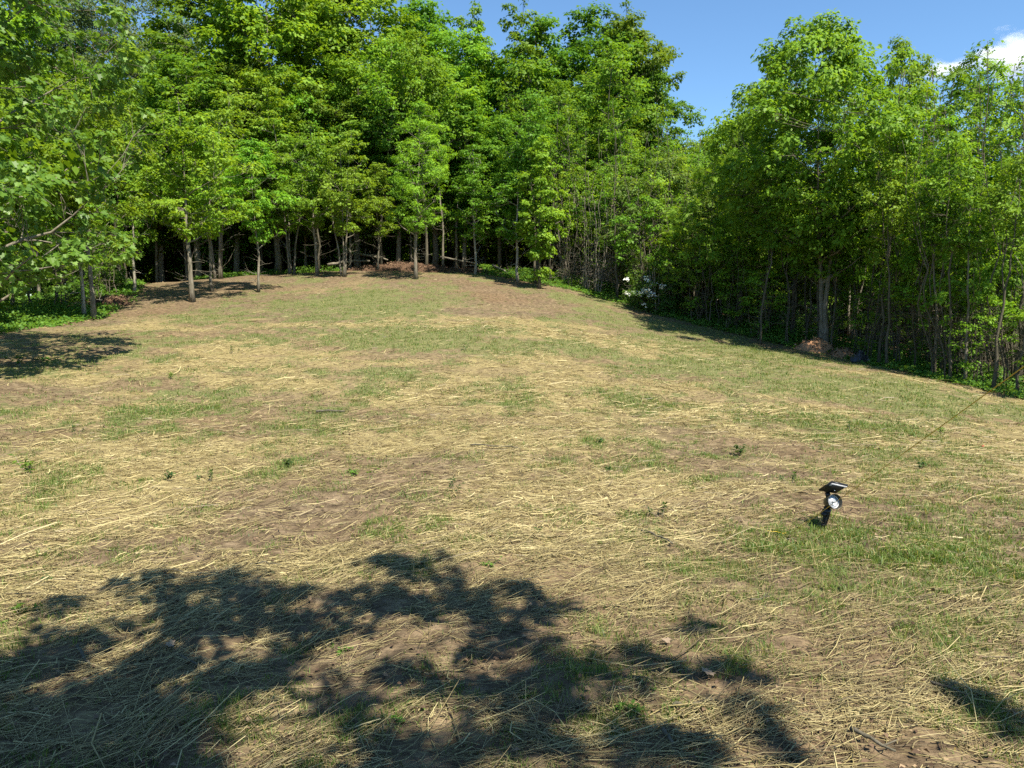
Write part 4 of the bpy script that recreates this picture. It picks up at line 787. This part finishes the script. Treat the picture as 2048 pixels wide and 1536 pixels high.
# ------------------------------------------------------------------ solar spotlight
def spotlight():
    base = ground_at(1643, 1056); y0 = base[1]; k = y0 / FPX / 12.8
    def L(zx, zy, dy=0.): return np.array([(zx - 170) * k, dy, (1330 - zy) * k * 1.03 - dy * .28])
    o = bpy.data.objects.new('solar_spotlight', None); sc.collection.objects.link(o); o.location = (base[0], base[1], float(gz(base[0], base[1])))
    tag(o, "black solar garden spotlight on a ground spike with a silver lens", "garden light")
    bk_ = plain("black_plastic", (.010, .010, .011), .38, .45); cell = plain("solar_cell", (.01, .014, .04), .15, .7); sil = plain("silver_reflector", (.40, .41, .42), .38, .5, .4); gr = plain("grey_strip", (.50, .50, .52), .4, .5)
    mt = plain("olive_black_shell", (.03, .028, .02), .4, .5)
    # spike: cross-shaped blade tapering into the soil, with ribs
    G = Geo(); a = L(300, 900, .0); b = L(165, 1330, 0) - np.array([0, 0, .05]); ax = unit(a - b)
    s = unit(np.cross(ax, [0, 1, 0])); f = np.cross(s, ax)
    def pl(dir_, oth):
        V = []
        for t_, wd in ((0, .004), (.2, .014), (.95, .024), (1, .024)):
            c = b + (a - b) * t_
            for e in (-1, 1):
                for g_ in (-1, 1): V.append(c + dir_ * wd * e + oth * .0028 * g_)
        F = []
        for q in range(3):
            o_ = q * 4; F += [[o_, o_ + 2, o_ + 6, o_ + 4], [o_ + 1, o_ + 5, o_ + 7, o_ + 3], [o_, o_ + 4, o_ + 5, o_ + 1], [o_ + 2, o_ + 3, o_ + 7, o_ + 6]]
        F += [[0, 1, 3, 2], [12, 14, 15, 13]]; G.add(V, F)
    pl(s, f); pl(f, s)
    for t_ in (.45, .7): G.tube([b + (a - b) * t_, b + (a - b) * (t_ + .05)], [.014, .016], 10)
    G.tube([a - ax * .012, a + ax * .03], [.02, .022], 14)
    link('spike', G.mesh('spike', bk_), o)
    G = Geo(); c = L(205, 930); G.tube([c - f * .02, c + f * .02], [.016, .016], 14); G.tube([c - f * .026, c - f * .02], [.011, .014], 12); link('knob', G.mesh('knob', bk_), o)
    # head: shell open towards the viewer, hooded
    op = L(428, 610, -.045); axh = unit(np.array([.16, -1.0, .36])); R0 = .054
    tmp = Geo(); prof = [(-.10, .022), (-.098, .032), (-.085, .041), (-.05, .048), (0, R0), (0, R0 - .003), (-.03, R0 - .006), (-.034, .02)]
    tmp.tube([op + axh * d_ for d_, _ in prof[:5]], [r_ for _, r_ in prof[:5]], 32, False)
    pts = np.array([op + axh * d_ for d_, _ in prof[:5]]); A = unit(np.cross(axh, [0, 0, 1.])); B = np.cross(A, axh); th_ = np.arange(32) * 2 * math.pi / 32
    def ring(d_, r_): return (op + axh * d_)[None] + r_ * (np.cos(th_)[:, None] * A + np.sin(th_)[:, None] * B)
    H_ = Geo()
    def loft(G_, prs, close=False):
        V = np.concatenate([ring(*q) for q in prs]); n = 32; i_ = np.arange(len(prs) - 1)[:, None] * n; j_ = np.arange(n)[None]; k2 = (j_ + 1) % n
        G_.add(V, np.stack([i_ + j_, i_ + k2, i_ + n + k2, i_ + n + j_], -1).reshape(-1, 4))
    loft(H_, [(-.105, .001), (-.105, .024), (-.097, .034), (-.08, .042), (-.05, .048), (0, R0), (.001, R0 - .001), (0, R0 - .003), (-.036, R0 - .005), (-.037, .001)])
    link('lamp_housing', H_.mesh('lamp_housing', mt, True), o)
    G = Geo(); loft(G, [(-.030, R0 - .0055), (-.027, R0 - .010), (-.029, R0 - .013), (-.036, R0 - .014), (-.036, R0 - .016), (-.028, R0 - .018), (-.036, R0 - .028), (-.036, R0 - .030), (-.026, R0 - .033), (-.033, R0 - .040), (-.033, .010), (-.024, .008), (-.020, .001)]); link('lens', G.mesh('lens', sil, True), o)
    # neck between head and panel, and the hinge under the head
    G = Geo(); G.tube([L(300, 880, 0), L(330, 760, .03)], [.02, .022], 12); G.box(L(270, 860, .0), (.022, .016, .014)); link('bracket', G.mesh('bracket', bk_), o)
    G = Geo(); G.tube([L(330, 480, .01), L(330, 380, .03)], [.018, .018], 12); link('hinge', G.mesh('hinge', bk_), o)
    # solar panel: we look at its underside; top edge nearest
    A1, B1, D1 = L(330, 120, -.04), L(745, 210, -.04), L(110, 325, .035); C1 = B1 + (D1 - A1) * .85; nn = unit(np.cross(B1 - A1, D1 - A1)); 
    if nn[1] < 0: nn = -nn
    th1 = .014; G = Geo(); V = [A1, B1, C1, D1] + [q + nn * th1 for q in (A1, B1, C1, D1)]
    G.add(V, [[0, 1, 2, 3], [4, 7, 6, 5], [0, 4, 5, 1], [1, 5, 6, 2], [2, 6, 7, 3], [3, 7, 4, 0]])
    ins = lambda q, c_, f_: c_ + (q - c_) * f_
    cm = (A1 + B1 + C1 + D1) / 4; G.add([ins(q, cm, .8) - nn * .001 for q in (A1, B1, C1, D1)] + [ins(q, cm, .62) - nn * .02 for q in (A1, B1, C1, D1)], [[0, 1, 5, 4], [1, 2, 6, 5], [2, 3, 7, 6], [3, 0, 4, 7], [4, 5, 6, 7]])
    pn = link('solar_panel', G.mesh('solar_panel', bk_), o)
    G = Geo(); V = [ins(q, cm, .93) + nn * (th1 + .001) for q in (A1, B1, C1, D1)]; V += [q + nn * .002 for q in V]; G.add(V, [[0, 1, 2, 3], [4, 7, 6, 5], [0, 4, 5, 1], [1, 5, 6, 2], [2, 6, 7, 3], [3, 7, 4, 0]]); link('solar_cell', G.mesh('solar_cell', cell), pn)
    G = Geo(); e = D1 - A1; V = [A1 + (B1 - A1) * .03 + e * .03, A1 + (B1 - A1) * .97 + e * .03, A1 + (B1 - A1) * .95 + e * .27, A1 + (B1 - A1) * .03 + e * .27]; V = [q - nn * .003 for q in V] + [q - nn * .0065 for q in V]
    G.add(V, [[0, 1, 2, 3], [4, 7, 6, 5], [0, 4, 5, 1], [1, 5, 6, 2], [2, 6, 7, 3], [3, 7, 4, 0]]); link('edge_strip', G.mesh('edge_strip', gr), pn)
    G = Geo(); c = A1 + (B1 - A1) * .48 + e * .42 - nn * .02; G.tube([c, c - nn * .008], [.004, .003], 10); link('screw', G.mesh('screw', gr), pn)
spotlight()

# ------------------------------------------------------------------ yellow string from a peg in the ground up to the shade tree
a = ground_at(1578, 1060); b = P(2048, 706, 1.8); e = b + (b - a) / (b[1] - a[1]) * (-1.95 - b[1])
a[2] = float(gz(a[0], a[1])) + .01
t = np.linspace(0, 1, 24)[:, None]; pts = a * (1 - t) + e * t; pts[:, 2] -= (.05 * 4 * t * (1 - t))[:, 0] * .3
G = Geo(); G.tube(pts - a, .0013, 8)
q = np.linspace(0, 1, 12)[:, None]; tail = np.c_[-.02 - .16 * q[:, 0], -.02 * np.sin(q[:, 0] * 3) - .03 * q[:, 0], 0 * q[:, 0]]; tail[:, 2] = gz(tail[:, 0] + a[0], tail[:, 1] + a[1]) - a[2] + .02; G.tube(np.r_[[[0, 0, 0]], tail], .0016, 6)
tag(link('string', G.mesh('string', plain('yellow_twine', (.62, .42, .04), .6, .3, 0, .0005, 400), True), None, tuple(a)), "taut yellow string running from the ground past the solar spotlight up to the right", "string")

# ------------------------------------------------------------------ clouds: volumes far off
def cloudmat():
    m, t, b, o = newmat("cloud_vapour"); t.nodes.remove(b)
    tc = N(t, "ShaderNodeTexCoord"); n = N(t, "ShaderNodeTexNoise"); n.inputs["Scale"].default_value = 1.6; n.inputs["Detail"].default_value = 6; n.inputs["Roughness"].default_value = .6; t.links.new(tc.outputs["Object"], n.inputs["Vector"])
    ln = N(t, "ShaderNodeVectorMath", operation='LENGTH'); t.links.new(tc.outputs["Object"], ln.inputs[0])
    a_ = N(t, "ShaderNodeMath", operation='MULTIPLY_ADD', i_1=2.6, i_2=-.75); t.links.new(n.outputs[0], a_.inputs[0])
    s_ = N(t, "ShaderNodeMath", operation='SUBTRACT'); t.links.new(a_.outputs[0], s_.inputs[0]); t.links.new(ln.outputs["Value"], s_.inputs[1])
    c_ = N(t, "ShaderNodeMapRange"); c_.inputs[1].default_value = -.2; c_.inputs[2].default_value = .7; c_.inputs[4].default_value = .08; t.links.new(s_.outputs[0], c_.inputs[0])
    v = N(t, "ShaderNodeVolumePrincipled"); v.inputs["Color"].default_value = (1, 1, 1, 1); v.inputs["Anisotropy"].default_value = .2; t.links.new(c_.outputs[0], v.inputs["Density"]); t.links.new(v.outputs[0], o.inputs["Volume"]); return m
M['cloud'] = cloudmat()
def ico(sub=3):
    import bmesh
    bm = bmesh.new(); bmesh.ops.create_icosphere(bm, subdivisions=sub, radius=1.0); me = bpy.data.meshes.new('cloud'); bm.to_mesh(me); bm.free(); me.materials.append(M['cloud']); return me
IC = ico()
def cloud(u, v, d, ru, rv, label, rot):
    p = P(u, v, d); k = d / FPX; tag(link('cloud', IC, None, tuple(p), (0, 0, rot), (ru * k, ru * k * .7, rv * k)), label, "cloud")
cloud(2040, 108, 900, 115, 52, "white puffy cloud at the upper right", .3)
cloud(1890, 138, 900, 80, 18, "thin wisp of cloud left of the white puffy cloud", .1)
cloud(2062, 178, 900, 40, 20, "small scrap of cloud below the white puffy cloud", .8)
cloud(2045, 345, 900, 70, 50, "white cloud behind the trees at the right edge", 1.3)
